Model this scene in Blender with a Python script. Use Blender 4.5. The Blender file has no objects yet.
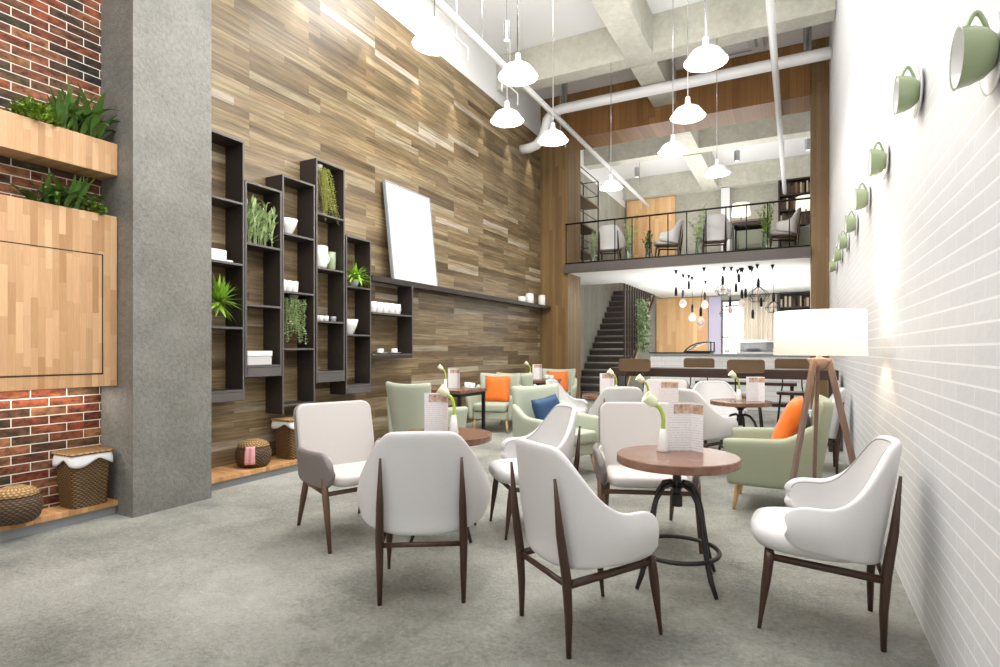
import bpy, bmesh, math, random
from math import sin, cos, pi, radians, atan2, sqrt
from mathutils import Vector, Matrix
random.seed(7)
SC = bpy.context.scene
COL = SC.collection

# ------------------------------------------------------------------ camera
F = 569.0
TH = math.atan(297 / 569)
CH = 1.25
cam = bpy.data.cameras.new('camera')
cam.sensor_width = 36
cam.lens = F / 1000 * 36
cam.shift_y = (350 - 333.5) / 1000
cam.clip_start = 0.05
camo = bpy.data.objects.new('camera', cam)
COL.objects.link(camo)
camo.location = (0, 0, CH)
camo.rotation_euler = (pi / 2, 0, TH)
SC.camera = camo
SC.view_settings.view_transform = 'Standard'
SC.view_settings.look = 'None'
SC.view_settings.gamma = 1
SC.view_settings.use_curve_mapping = False
SC.view_settings.exposure = 0.0

# ------------------------------------------------------------------ world + big lights
W = bpy.data.worlds.new('world')
SC.world = W
W.use_nodes = True
W.node_tree.nodes['Background'].inputs[0].default_value = (0.93, 0.97, 1.0, 1)
W.node_tree.nodes['Background'].inputs[1].default_value = 0.95


def light(kind, loc, power, color=(1, 1, 1), size=0.1, rot=(0, 0, 0), sy=None, spot=None, blend=0.6):
    l = bpy.data.lights.new('light', kind)
    l.energy = power
    l.color = color
    if kind == 'AREA':
        l.size = size
        if sy:
            l.shape = 'RECTANGLE'
            l.size_y = sy
    else:
        l.shadow_soft_size = size
    if spot:
        l.spot_size = radians(spot)
        l.spot_blend = blend
    o = bpy.data.objects.new('light', l)
    o.location = loc
    o.rotation_euler = rot
    COL.objects.link(o)
    return o


# added fill areas, no fixtures: soft down light near the hall ceiling (out of frame, above the seating) and up light that the ceilings bounce
light('AREA', (-1.3, 3.4, 6.6), 85, (1, 1, 1), 2.2, sy=4.0)
light('AREA', (-3.2, 3.6, 6.6), 150, (1, 1, 1), 1.6, sy=4.0)
light('AREA', (-2.0, -1.0, 6.5), 110, (1, 1, 1), 4.0, sy=3.0)
light('AREA', (-1.3, 6.4, 6.6), 110, (1, 1, 1), 1.6, sy=1.6)
light('AREA', (-3.2, 6.4, 6.6), 150, (1, 1, 1), 1.6, sy=1.6)
UP = (pi, 0, 0)
light('AREA', (-2.0, 7.4, 4.2), 70, (1, 1, 1), 3.0, rot=UP, sy=4.0)
light('AREA', (-2.2, 15.4, 4.1), 190, (1, .99, .96), 3.6, rot=UP, sy=4.5)
light('AREA', (-1.6, 14.6, 1.9), 85, (1, 1, .98), 3.0, rot=UP, sy=4.0)
light('AREA', (-1.9, 12.6, 1.25), 28, (1, 1, .98), 2.5, rot=UP, sy=0.6)
light('AREA', (-1.6, 15.9, 2.85), 85, (1, 1, .98), 3.2, sy=3.0)
light('AREA', (-1.6, 14.2, 2.2), 30, (1, 1, .98), 3.0, rot=(radians(80), 0, 0), sy=0.8)
light('AREA', (-4.69, 1.8, 0.975), 5, (1, .95, .86), 0.15, sy=1.2)      # strip under the oak cabinet
# wall washers: spots high up, aimed steeply down the two long walls
for y in (3.5, 4.7, 5.8, 6.9, 7.9, 8.9, 9.9, 10.9):
    light('SPOT', (-4.80, y, 5.80), 110, (1, .95, .86), 0.02, rot=(0, radians(5), 0), spot=32, blend=0.5)
for y in (4.3, 5.9, 7.5, 9.1):
    light('SPOT', (0.32, y, 3.3), 3, (1, .98, .94), 0.02, rot=(0, radians(-10), 0), spot=30, blend=0.7)
for y in (4.9, 6.4):
    light('SPOT', (0.34, y, 0.2), 1.2, (1, .98, .94), 0.02, rot=(0, radians(-170), 0), spot=40, blend=0.7)


# ------------------------------------------------------------------ helpers
def s2l(c):
    return tuple(((v / 255) / 12.92 if v / 255 <= 0.04045 else ((v / 255 + 0.055) / 1.055) ** 2.4) for v in c)


def setp(o, label=None, cat=None, group=None, kind=None):
    if label: o['label'] = label
    if cat: o['category'] = cat
    if group: o['group'] = group
    if kind: o['kind'] = kind
    return o


def obj(name, bm, mat, parent=None, smooth=False, bevel=0, sub=0, segs=2, solid=0, soff=0):
    bmesh.ops.recalc_face_normals(bm, faces=bm.faces) if not solid else None
    me = bpy.data.meshes.new(name)
    bm.to_mesh(me)
    bm.free()
    if isinstance(mat, (list, tuple)):
        for m in mat: me.materials.append(m)
    else:
        me.materials.append(mat)
    o = bpy.data.objects.new(name, me)
    COL.objects.link(o)
    if parent: o.parent = parent
    if smooth:
        for p in me.polygons: p.use_smooth = True
    if solid:
        m = o.modifiers.new('s', 'SOLIDIFY'); m.thickness = solid; m.offset = soff; m.use_even_offset = False
    if bevel:
        m = o.modifiers.new('b', 'BEVEL'); m.width = bevel; m.segments = segs; m.limit_method = 'ANGLE'
        m.angle_limit = radians(40)
    if sub:
        m = o.modifiers.new('u', 'SUBSURF'); m.levels = sub; m.render_levels = sub
    return o


def empty(name, loc=(0, 0, 0), rz=0, label=None, cat=None, group=None):
    o = bpy.data.objects.new(name, None)
    COL.objects.link(o)
    o.location = loc
    o.rotation_euler = (0, 0, rz)
    o.empty_display_size = 0.1
    return setp(o, label, cat, group)


def copy_tree(src, loc, rz=0, label=None, group=None, scale=None):
    c = src.copy()
    COL.objects.link(c)
    c.location = loc
    c.rotation_euler = (0, 0, rz)
    if scale: c.scale = scale
    if label: c['label'] = label
    if group: c['group'] = group

    def rec(a, b):
        for ch in list(KIDS.get(a.name, [])):
            d = ch.copy()
            COL.objects.link(d)
            d.parent = b
            KIDS.setdefault(b.name, []).append(d)
            rec(ch, d)
    rec(src, c)
    return c


KIDS = {}


def index_kids():
    KIDS.clear()
    for o in COL.objects:
        if o.parent: KIDS.setdefault(o.parent.name, []).append(o)


def B(): return bmesh.new()


def box(bm, x0, x1, y0, y1, z0, z1, mi=0, M=None):
    vs = [bm.verts.new((x, y, z)) for x in (x0, x1) for y in (y0, y1) for z in (z0, z1)]
    if M is not None:
        for v in vs: v.co = M @ v.co
    for f in ((0, 1, 3, 2), (4, 6, 7, 5), (0, 4, 5, 1), (2, 3, 7, 6), (0, 2, 6, 4), (1, 5, 7, 3)):
        fc = bm.faces.new([vs[i] for i in f])
        fc.material_index = mi
    return bm


def lathe(bm, prof, n=24, c=(0, 0, 0), cap0=True, cap1=True, M=None, mi=0):
    rings = []
    for r, z in prof:
        ring = []
        for i in range(n):
            a = 2 * pi * i / n
            v = Vector((c[0] + r * cos(a), c[1] + r * sin(a), c[2] + z))
            if M is not None: v = M @ v
            ring.append(bm.verts.new(v))
        rings.append(ring)
    for a, b in zip(rings, rings[1:]):
        for i in range(n):
            f = bm.faces.new((a[i], a[(i + 1) % n], b[(i + 1) % n], b[i]))
            f.material_index = mi
    if cap0: bm.faces.new(list(reversed(rings[0]))).material_index = mi
    if cap1: bm.faces.new(rings[-1]).material_index = mi
    return bm


def tube(bm, pts, r, n=8, closed=False, flat=None):
    """sweep a circle (or ellipse) along pts; r a number or a list of radii"""
    P = [Vector(p) for p in pts]
    R = r if isinstance(r, (list, tuple)) else [r] * len(P)
    rings = []
    up = None
    m = len(P)
    for i, p in enumerate(P):
        if closed:
            t = (P[(i + 1) % m] - P[i - 1]).normalized()
        else:
            t = (P[min(i + 1, m - 1)] - P[max(i - 1, 0)]).normalized()
        if up is None:
            up = Vector((0, 0, 1)) if abs(t.z) < 0.9 else Vector((1, 0, 0))
        s = t.cross(up)
        if s.length < 1e-4: s = t.cross(Vector((0, 1, 0)))
        s.normalize()
        u2 = s.cross(t).normalized()
        up = u2
        ring = []
        for k in range(n):
            a = 2 * pi * k / n
            ring.append(bm.verts.new(p + s * (cos(a) * R[i]) + u2 * (sin(a) * R[i] * (flat or 1))))
        rings.append(ring)
    prs = list(zip(rings, rings[1:]))
    if closed: prs.append((rings[-1], rings[0]))
    for a, b in prs:
        for k in range(n):
            bm.faces.new((a[k], a[(k + 1) % n], b[(k + 1) % n], b[k]))
    if not closed:
        bm.faces.new(list(reversed(rings[0])))
        bm.faces.new(rings[-1])
    return bm


def grid(bm, fn, nu, nv, closeu=False):
    V = [[bm.verts.new(fn(i / (nu if closeu else nu - 1), j / (nv - 1))) for j in range(nv)] for i in range(nu)]
    for i in range(nu if closeu else nu - 1):
        for j in range(nv - 1):
            a = (i + 1) % nu
            bm.faces.new((V[i][j], V[a][j], V[a][j + 1], V[i][j + 1]))
    return V


def prism(bm, pts, axis, a, b):
    """outline pts (2-D) extruded along axis from a to b"""
    def mk(p, t):
        return {'x': (t, p[0], p[1]), 'y': (p[0], t, p[1]), 'z': (p[0], p[1], t)}[axis]
    A = [bm.verts.new(mk(p, a)) for p in pts]
    Bv = [bm.verts.new(mk(p, b)) for p in pts]
    bm.faces.new(A)
    bm.faces.new(list(reversed(Bv)))
    n = len(pts)
    for i in range(n):
        bm.faces.new((A[i], Bv[i], Bv[(i + 1) % n], A[(i + 1) % n]))
    return bm


def rrect(w, h, r, n=6):
    pts = []
    for cx, cy, a0 in ((w / 2 - r, h / 2 - r, 0), (-w / 2 + r, h / 2 - r, pi / 2), (-w / 2 + r, -h / 2 + r, pi),
                       (w / 2 - r, -h / 2 + r, 1.5 * pi)):
        for k in range(n + 1):
            a = a0 + pi / 2 * k / n
            pts.append((cx + r * cos(a), cy + r * sin(a)))
    return pts


def sm(t):
    t = max(0.0, min(1.0, t))
    return t * t * (3 - 2 * t)


def on_floor(px, py, z=0.0):
    d = (CH - z) * F / (py - 350)
    xc = d * (px - 500) / F
    return xc * cos(TH) - d * sin(TH), xc * sin(TH) + d * cos(TH)


# ------------------------------------------------------------------ materials
class NT:
    def __init__(s, name):
        s.m = bpy.data.materials.new(name)
        s.m.use_nodes = True
        s.t = s.m.node_tree
        s.b = s.t.nodes['Principled BSDF']

    def n(s, typ, **kw):
        nd = s.t.nodes.new(typ)
        for k, v in kw.items():
            if isinstance(k, str) and hasattr(nd, k): setattr(nd, k, v)
        return nd

    def l(s, a, b): s.t.links.new(a, b)

    def math(s, op, a, b=None, c=None):
        nd = s.t.nodes.new('ShaderNodeMath')
        nd.operation = op
        for i, v in enumerate((a, b, c)):
            if v is None: continue
            if isinstance(v, (int, float)): nd.inputs[i].default_value = v
            else: s.l(v, nd.inputs[i])
        return nd.outputs[0]

    def mix(s, fac, a, b, bt='MIX'):
        nd = s.t.nodes.new('ShaderNodeMix')
        nd.data_type = 'RGBA'
        nd.blend_type = bt
        for sock, v in ((nd.inputs[0], fac), (nd.inputs[6], a), (nd.inputs[7], b)):
            if isinstance(v, (int, float)): sock.default_value = v
            elif isinstance(v, tuple): sock.default_value = (*v[:3], 1)
            else: s.l(v, sock)
        return nd.outputs[2]

    def ramp(s, fac, cols, const=False):
        nd = s.t.nodes.new('ShaderNodeValToRGB')
        cr = nd.color_ramp
        if const: cr.interpolation = 'CONSTANT'
        n = len(cols)
        while len(cr.elements) < n: cr.elements.new(0.5)
        for i, c in enumerate(cols):
            cr.elements[i].position = i / n if const else i / (n - 1)
            cr.elements[i].color = (*s2l(c), 1)
        s.l(fac, nd.inputs[0])
        return nd.outputs[0]

    def noise(s, vec, scale, detail=3, rough=0.55):
        nd = s.t.nodes.new('ShaderNodeTexNoise')
        nd.inputs['Scale'].default_value = scale
        nd.inputs['Detail'].default_value = detail
        nd.inputs['Roughness'].default_value = rough
        if vec is not None: s.l(vec, nd.inputs['Vector'])
        return nd.outputs[0]

    def bump(s, h, strength, dist=0.01):
        nd = s.t.nodes.new('ShaderNodeBump')
        nd.inputs['Strength'].default_value = strength
        nd.inputs['Distance'].default_value = dist
        s.l(h, nd.inputs['Height'])
        s.l(nd.outputs[0], s.b.inputs['Normal'])


def plain(name, col, rough=0.5, metal=0, var=0.0, scale=20, bump=0, emit=0, spec=0.5, trans=0, sheen=0):
    N = NT(name)
    tc = N.n('ShaderNodeTexCoord').outputs['Object']
    nz = N.noise(tc, scale, 4)
    c = s2l(col)
    lo = tuple(v * (1 - var) for v in c)
    hi = tuple(min(1, v * (1 + var)) for v in c)
    N.l(N.mix(nz, lo, hi), N.b.inputs['Base Color'])
    N.b.inputs['Roughness'].default_value = rough
    N.b.inputs['Metallic'].default_value = metal
    N.b.inputs['Specular IOR Level'].default_value = spec
    if sheen: N.b.inputs['Sheen Weight'].default_value = sheen
    if trans:
        N.b.inputs['Transmission Weight'].default_value = trans
    if bump: N.bump(nz, bump)
    if emit:
        N.b.inputs['Emission Color'].default_value = (*c, 1)
        N.b.inputs['Emission Strength'].default_value = emit
    return N.m


def cells(name, u, v, w, h, gap, cols, gapcol, rough=0.5, half=False, grain=(30, 2.5, 0.25), bump=0.3, gapu=None,
          bdist=0.004, spec=0.4, period=None, snap=None, contrast=((40, 40, 40), (128, 128, 128), (235, 235, 235))):
    """boards, staves or bricks: cells of size w (along axis u) by h (along axis v)"""
    N = NT(name)
    tc = N.n('ShaderNodeTexCoord').outputs['Object']
    sp = N.n('ShaderNodeSeparateXYZ')
    N.l(tc, sp.inputs[0])
    U0 = sp.outputs['XYZ'.index(u)]
    V0 = sp.outputs['XYZ'.index(v)]
    V = N.math('DIVIDE', V0, h)
    row = N.math('FLOOR', V)
    if period:   # boards stop at panel seams every `period` along u
        pan = N.math('FLOOR', N.math('DIVIDE', U0, period))
    wn = N.n('ShaderNodeTexWhiteNoise', noise_dimensions='1D')
    N.l(N.math('ADD', row, N.math('MULTIPLY', pan, 37.7)) if period else row, wn.inputs['W'])
    off = N.math('MULTIPLY', N.math('FLOORED_MODULO', row, 2), 0.5) if half else wn.outputs['Value']
    if snap is not None:   # most boards butt on common module lines, some are shifted
        off = N.math('ADD', N.math('MULTIPLY', N.math('GREATER_THAN', wn.outputs['Value'], 0.4), 0.18),
                     N.math('MULTIPLY', N.math('GREATER_THAN', wn.outputs['Value'], 0.7), 0.36))
        off = N.math('ADD', off, snap)
    U = N.math('ADD', N.math('DIVIDE', U0, w), off)
    colm = N.math('FLOOR', U)
    cv = N.n('ShaderNodeCombineXYZ')
    N.l(row, cv.inputs[0])
    N.l(colm, cv.inputs[1])
    if period: N.l(pan, cv.inputs[2])
    wn2 = N.n('ShaderNodeTexWhiteNoise', noise_dimensions='3D')
    N.l(cv.outputs[0], wn2.inputs['Vector'])
    base = N.ramp(wn2.outputs['Value'], cols)
    # grain, stretched along u
    sc = N.n('ShaderNodeCombineXYZ')
    su = N.math('MULTIPLY', U0, grain[1])
    sv = N.math('MULTIPLY', V0, grain[0])
    N.l(su, sc.inputs[0])
    N.l(sv, sc.inputs[1])
    N.l(N.math('MULTIPLY', wn2.outputs['Value'], 50), sc.inputs[2])
    gn = N.noise(sc.outputs[0], 1.0, 5, 0.65)
    gcol = N.ramp(gn, list(contrast))
    c1 = N.mix(grain[2], base, gcol, 'OVERLAY')
    fu = N.math('FRACT', U)
    fv = N.math('FRACT', V)
    gu = (gap if gapu is None else gapu) / w
    m1 = N.math('LESS_THAN', fu, gu)
    m2 = N.math('LESS_THAN', fv, gap / h)
    m = N.math('MAXIMUM', m1, m2)
    if period:
        fp = N.math('FRACT', N.math('DIVIDE', U0, period))
        m = N.math('MAXIMUM', m, N.math('LESS_THAN', fp, 0.004))
    c2 = N.mix(m, c1, s2l(gapcol))
    N.l(c2, N.b.inputs['Base Color'])
    N.b.inputs['Roughness'].default_value = rough
    N.b.inputs['Specular IOR Level'].default_value = spec
    hgt = N.math('SUBTRACT', N.math('MULTIPLY', gn, 0.35), m)
    if bump: N.bump(hgt, bump, bdist)
    return N.m


M = {}
# reclaimed boards of the long wall: grey-brown mixed tones
M['wall_planks'] = cells('wall_planks', 'Y', 'Z', 0.985, 0.088, 0.0012,
                         [(113, 93, 67), (148, 126, 93), (165, 143, 109), (128, 106, 76), (174, 154, 119), (106, 87, 61),
                          (156, 135, 102), (185, 167, 135), (135, 117, 91), (163, 141, 106), (174, 159, 128), (206, 200, 190)],
                         (80, 66, 50), rough=0.38, grain=(34, 1.6, 0.85), bump=0.25, snap=-0.06, spec=0.5,
                         contrast=((0, 0, 0), (30, 27, 24), (100, 96, 90), (146, 144, 140), (184, 182, 178), (216, 216, 214), (250, 250, 250)))
M['pillar_wood'] = cells('pillar_wood', 'Z', 'X', 3.0, 0.075, 0.003,
                         [(132, 104, 66), (150, 119, 76), (124, 96, 60), (162, 130, 86)], (88, 66, 40), rough=0.45,
                         grain=(60, 2.0, 0.4), bump=0.3)
M['pillar_wood_side'] = cells('pillar_wood_side', 'Z', 'Y', 3.0, 0.075, 0.003,
                              [(132, 104, 66), (150, 119, 76), (124, 96, 60), (162, 130, 86)], (88, 66, 40), rough=0.45,
                              grain=(60, 2.0, 0.4), bump=0.3)
M['fascia_wood'] = cells('fascia_wood', 'Z', 'X', 3.0, 0.12, 0.003,
                         [(140, 98, 54), (162, 116, 68), (148, 104, 60), (174, 128, 78)], (70, 46, 26), rough=0.45,
                         grain=(60, 2.0, 0.4), bump=0.2)
M['oak_staves'] = cells('oak_staves', 'Z', 'Y', 0.34, 0.042, 0.0006,
                        [(206, 166, 118), (222, 186, 140), (196, 152, 104), (230, 198, 154), (214, 176, 130)],
                        (170, 128, 84), rough=0.4, grain=(120, 6, 0.3), bump=0.08)
M['oak_bench'] = cells('oak_bench', 'X', 'Y', 0.5, 0.042, 0.0006,
                       [(190, 144, 92), (214, 170, 116), (176, 128, 78), (226, 184, 132), (200, 152, 98)],
                       (150, 106, 64), rough=0.4, grain=(110, 6, 0.3), bump=0.08)
M['orange_boards'] = cells('orange_boards', 'Z', 'X', 1.3, 0.13, 0.002,
                           [(226, 188, 134), (238, 206, 158), (218, 178, 124), (244, 216, 174)], (180, 134, 84),
                           rough=0.45, grain=(40, 2, 0.35), bump=0.1)
M['red_brick'] = cells('red_brick', 'Y', 'Z', 0.225, 0.0645, 0.0065,
                       [(128, 66, 44), (150, 88, 62), (112, 62, 46), (166, 112, 82), (66, 52, 44), (156, 84, 54),
                        (132, 94, 72), (84, 76, 52), (48, 46, 42), (172, 122, 84), (136, 72, 48), (98, 76, 58)],
                       (226, 220, 208), rough=0.8, half=True, grain=(22, 13, 1.0), bump=0.6, bdist=0.006,
                       contrast=((0, 0, 0), (30, 32, 28), (120, 118, 110), (190, 182, 176), (236, 222, 206), (255, 250, 240)))
M['white_brick'] = cells('white_brick', 'Y', 'Z', 0.23, 0.0665, 0.008,
                         [(220, 221, 223), (225, 226, 227), (222, 223, 225)], (250, 250, 250), rough=0.5, half=True,
                         grain=(10, 10, 0.05), bump=1.0, bdist=0.010, gapu=0.003)
M['counter_tile'] = cells('counter_tile', 'X', 'Z', 0.4, 0.1, 0.006, [(226, 228, 228), (236, 237, 236)],
                          (190, 192, 192), rough=0.4, grain=(4, 4, 0.05), bump=0.3)
M['concrete_board'] = cells('concrete_board', 'Z', 'Y', 2.4, 0.3, 0.004,
                            [(158, 156, 144), (170, 168, 156), (150, 148, 138)], (130, 128, 118), rough=0.75,
                            grain=(12, 2, 0.35), bump=0.2)


def concrete(name, lo, hi, rough, scale, bumpst, spec=0.4, mott=0.25):
    N = NT(name)
    tc = N.n('ShaderNodeTexCoord').outputs['Object']
    n1 = N.noise(tc, scale, 6, 0.6)
    n2 = N.noise(tc, scale * 9, 5, 0.7)
    c = N.mix(n1, s2l(lo), s2l(hi))
    c = N.mix(mott, c, N.ramp(n2, [(60, 60, 60), (110, 110, 110), (185, 185, 185), (230, 230, 230), (245, 245, 245)]), 'OVERLAY')
    N.l(c, N.b.inputs['Base Color'])
    N.b.inputs['Roughness'].default_value = rough
    N.b.inputs['Specular IOR Level'].default_value = spec
    N.bump(n2, bumpst, 0.01)
    return N.m


M['column_concrete'] = concrete('column_concrete', (104, 103, 97), (150, 149, 143), 0.42, 3.5, 1.0, mott=0.42)
M['beam_concrete'] = concrete('beam_concrete', (160, 158, 144), (214, 212, 200), 0.75, 1.3, 0.3)
M['back_concrete'] = concrete('back_concrete', (150, 148, 134), (190, 188, 176), 0.75, 1.2, 0.3)


def floor_mat():
    N = NT('floor_concrete')
    tc = N.n('ShaderNodeTexCoord').outputs['Object']
    big = N.noise(tc, 0.9, 6, 0.62)
    wv = N.n('ShaderNodeVectorMath', operation='ADD')
    dn = N.n('ShaderNodeTexNoise')
    dn.inputs['Scale'].default_value = 3.0
    dn.inputs['Detail'].default_value = 4
    N.l(tc, dn.inputs['Vector'])
    N.l(tc, wv.inputs[0])
    N.l(dn.outputs['Color'], wv.inputs[1])
    tro = N.noise(wv.outputs[0], 11, 10, 0.78)
    fine = N.noise(tc, 42, 7, 0.8)
    vor = N.n('ShaderNodeTexVoronoi', feature='DISTANCE_TO_EDGE')
    vor.inputs['Scale'].default_value = 16
    N.l(wv.outputs[0], vor.inputs['Vector'])
    rid = N.math('MINIMUM', N.math('MULTIPLY', vor.outputs['Distance'], 6), 1.0)
    big = N.math('MULTIPLY', N.math('SUBTRACT', big, 0.30), 2.5)
    c = N.ramp(big, [(150, 152, 143), (168, 169, 160), (190, 190, 180), (208, 208, 198), (222, 221, 211), (232, 231, 221)])
    c = N.mix(0.8, c, N.ramp(tro, [(60, 60, 60), (90, 90, 90), (168, 168, 168), (196, 196, 196), (226, 226, 226), (250, 250, 250)]), 'OVERLAY')
    c = N.mix(0.8, c, N.ramp(fine, [(70, 70, 70), (120, 120, 120), (188, 188, 188), (230, 230, 230), (250, 250, 250)]), 'OVERLAY')
    N.l(c, N.b.inputs['Base Color'])
    N.l(N.math('ADD', N.math('MULTIPLY', tro, 0.35), 0.28), N.b.inputs['Roughness'])
    N.b.inputs['Specular IOR Level'].default_value = 0.5
    h = N.math('ADD', N.math('MULTIPLY', tro, 1.0), N.math('MULTIPLY', fine, 0.6))
    N.bump(N.math('ADD', h, N.math('MULTIPLY', rid, 0.12)), 1.0, 0.045)
    return N.m


M['floor'] = floor_mat()
M['white_paint'] = plain('white_paint', (226, 226, 226), 0.7, var=0.02)
M['soffit_white'] = plain('soffit_white', (238, 238, 236), 0.7, var=0.01)
M['pipe_white'] = plain('pipe_white', (232, 232, 232), 0.35, var=0.01)
M['white_metal'] = plain('white_metal', (222, 222, 222), 0.25, var=0.01)
M['lamp_inner'] = plain('lamp_inner', (255, 253, 248), 0.5, emit=0.4)
M['bulb'] = plain('bulb', (255, 246, 230), 0.4, emit=14)
M['slab_edge'] = plain('slab_edge', (84, 76, 72), 0.55, var=0.12, scale=8, bump=0.1)
M['plinth_grey'] = plain('plinth_grey', (150, 154, 158), 0.6, var=0.05)
M['shelf_steel'] = plain('shelf_steel', (104, 100, 98), 0.5, metal=0.3, var=0.1, scale=6)
M['shelf_dark'] = plain('shelf_dark', (52, 44, 40), 0.5, var=0.2, scale=14)
M['black_metal'] = plain('black_metal', (44, 42, 42), 0.4, metal=0.6, var=0.1)
M['iron'] = plain('iron', (62, 60, 58), 0.38, metal=0.7, var=0.15, scale=30)
M['chrome'] = plain('chrome', (170, 170, 170), 0.25, metal=0.9)
M['uph_white'] = plain('uph_white', (219, 217, 216), 0.55, var=0.02, scale=60, bump=0.03, sheen=0.1)
M['uph_white_back'] = plain('uph_white_back', (206, 204, 206), 0.55, var=0.02, scale=60, bump=0.03, sheen=0.1)
M['piping'] = plain('piping', (160, 154, 150), 0.5)
M['uph_grey'] = plain('uph_grey', (200, 194, 190), 0.6, var=0.03, scale=60, bump=0.03, sheen=0.1)
M['uph_taupe'] = plain('uph_taupe', (128, 120, 118), 0.6, var=0.05, scale=60, bump=0.03)
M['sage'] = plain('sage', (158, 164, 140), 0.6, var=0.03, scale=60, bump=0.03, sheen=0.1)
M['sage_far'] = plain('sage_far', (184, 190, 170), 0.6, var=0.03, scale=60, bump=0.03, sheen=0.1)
M['brown_cloth'] = plain('brown_cloth', (84, 60, 54), 0.7, var=0.05)
M['orange'] = plain('orange', (240, 116, 24), 0.6, var=0.08, scale=12, bump=0.1, sheen=0.2)
M['navy'] = plain('navy', (34, 70, 108), 0.6, var=0.2, scale=30, bump=0.1)
M['slate_cloth'] = plain('slate_cloth', (96, 102, 112), 0.7, var=0.1)
M['ceramic'] = plain('ceramic', (240, 240, 238), 0.2, var=0.0)
M['ceramic_green'] = plain('ceramic_green', (158, 172, 136), 0.2, var=0.02)
M['cloth'] = plain('cloth', (238, 238, 240), 0.8, var=0.02)
M['pink_cloth'] = plain('pink_cloth', (222, 160, 164), 0.8, var=0.06)
M['curtain'] = plain('curtain', (222, 212, 196), 0.8, var=0.03)
M['leaf'] = plain('leaf', (84, 118, 52), 0.3, var=0.4, scale=9)
M['leaf_light'] = plain('leaf_light', (128, 160, 56), 0.45, var=0.3, scale=14)
M['leaf_pale'] = plain('leaf_pale', (182, 202, 148), 0.45, var=0.25, scale=14)
M['leaf_lime'] = plain('leaf_lime', (150, 190, 66), 0.4, var=0.25, scale=14)
M['leaf_dusty'] = plain('leaf_dusty', (112, 132, 92), 0.5, var=0.3, scale=10)
M['trail'] = plain('trail', (204, 206, 128), 0.5, var=0.3, scale=20)
M['stem_lime'] = plain('stem_lime', (178, 204, 70), 0.35, var=0.1, scale=20)
M['bloom'] = plain('bloom', (236, 240, 206), 0.4, var=0.05, scale=20)
M['soil'] = plain('soil', (50, 38, 28), 0.9, var=0.3)
M['lampshade'] = plain('lampshade', (255, 243, 224), 0.8, emit=0.62)
M['screen_white'] = plain('screen_white', (244, 244, 246), 0.6)
M['books_a'] = plain('books_a', (120, 92, 60), 0.7, var=0.3)
M['books_b'] = plain('books_b', (70, 52, 40), 0.7, var=0.3)
M['books_c'] = plain('books_c', (188, 176, 150), 0.7, var=0.2)
M['pane'] = plain('pane', (255, 255, 255), 0.5, emit=2.2)
M['lilac'] = plain('lilac', (196, 190, 214), 0.7)
M['jar_glass'] = plain('jar_glass', (225, 235, 225), 0.05, trans=0.9)
M['bulb_glass'] = plain('bulb_glass', (240, 214, 204), 0.2, emit=0.12)
M['purple'] = plain('purple', (70, 60, 110), 0.4)


def wood(name, cols, rough=0.35, sc=(3, 40, 40), bump=0.05, spec=0.5):
    N = NT(name)
    tc = N.n('ShaderNodeTexCoord').outputs['Object']
    mp = N.n('ShaderNodeMapping')
    mp.inputs['Scale'].default_value = sc
    N.l(tc, mp.inputs[0])
    nz = N.noise(mp.outputs[0], 1, 6, 0.65)
    N.l(N.ramp(nz, cols), N.b.inputs['Base Color'])
    N.b.inputs['Roughness'].default_value = rough
    N.b.inputs['Specular IOR Level'].default_value = spec
    N.bump(nz, bump)
    return N.m


M['walnut'] = wood('walnut', [(42, 28, 20), (66, 44, 32), (88, 60, 44)], 0.35, (30, 30, 4))
M['oak_leg'] = wood('oak_leg', [(196, 152, 92), (222, 184, 128)], 0.4, (30, 30, 4))
M['brown_leg'] = wood('brown_leg', [(84, 58, 42), (112, 82, 62)], 0.35, (30, 30, 4))
M['ash_leg'] = wood('ash_leg', [(104, 80, 68), (150, 126, 112)], 0.4, (30, 30, 4))
M['table_wood'] = wood('table_wood', [(70, 42, 32), (112, 74, 56), (140, 104, 84), (92, 58, 44)], 0.22, (3, 26, 26))
M['bar_wood'] = wood('bar_wood', [(46, 30, 24), (72, 48, 38)], 0.35, (2, 30, 30))
M['stool_wood'] = wood('stool_wood', [(84, 64, 40), (110, 86, 56)], 0.4, (4, 30, 30))
M['stair_dark'] = wood('stair_dark', [(54, 46, 42), (78, 68, 62)], 0.45, (3, 30, 30))


def wicker(name, dark, lightc, sc=1.0):
    N = NT(name)
    tc = N.n('ShaderNodeTexCoord').outputs['Object']
    sp = N.n('ShaderNodeSeparateXYZ')
    N.l(tc, sp.inputs[0])
    ang = N.math('ARCTAN2', sp.outputs[1], sp.outputs[0])
    rows = N.math('MULTIPLY', sp.outputs[2], 70 * sc)
    par = N.math('MULTIPLY', N.math('FLOORED_MODULO', N.math('FLOOR', rows), 2), pi)
    a = N.math('SINE', N.math('ADD', N.math('MULTIPLY', ang, 26), par))
    b = N.math('SINE', N.math('MULTIPLY', N.math('FRACT', rows), pi))
    hgt = N.math('MULTIPLY', N.math('MULTIPLY', N.math('ADD', a, 1.2), 0.5), b)
    nz = N.noise(tc, 40, 3)
    c = N.mix(hgt, s2l(dark), s2l(lightc))
    c = N.mix(0.3, c, N.ramp(nz, [(60, 60, 60), (200, 200, 200)]), 'OVERLAY')
    N.l(c, N.b.inputs['Base Color'])
    N.b.inputs['Roughness'].default_value = 0.6
    N.bump(hgt, 0.9, 0.008)
    return N.m


M['wicker_brown'] = wicker('wicker_brown', (60, 42, 22), (150, 116, 66))
M['wicker_dark'] = wicker('wicker_dark', (48, 34, 24), (128, 98, 66))
M['wicker_lid'] = wicker('wicker_lid', (130, 96, 54), (206, 170, 110))


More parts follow.
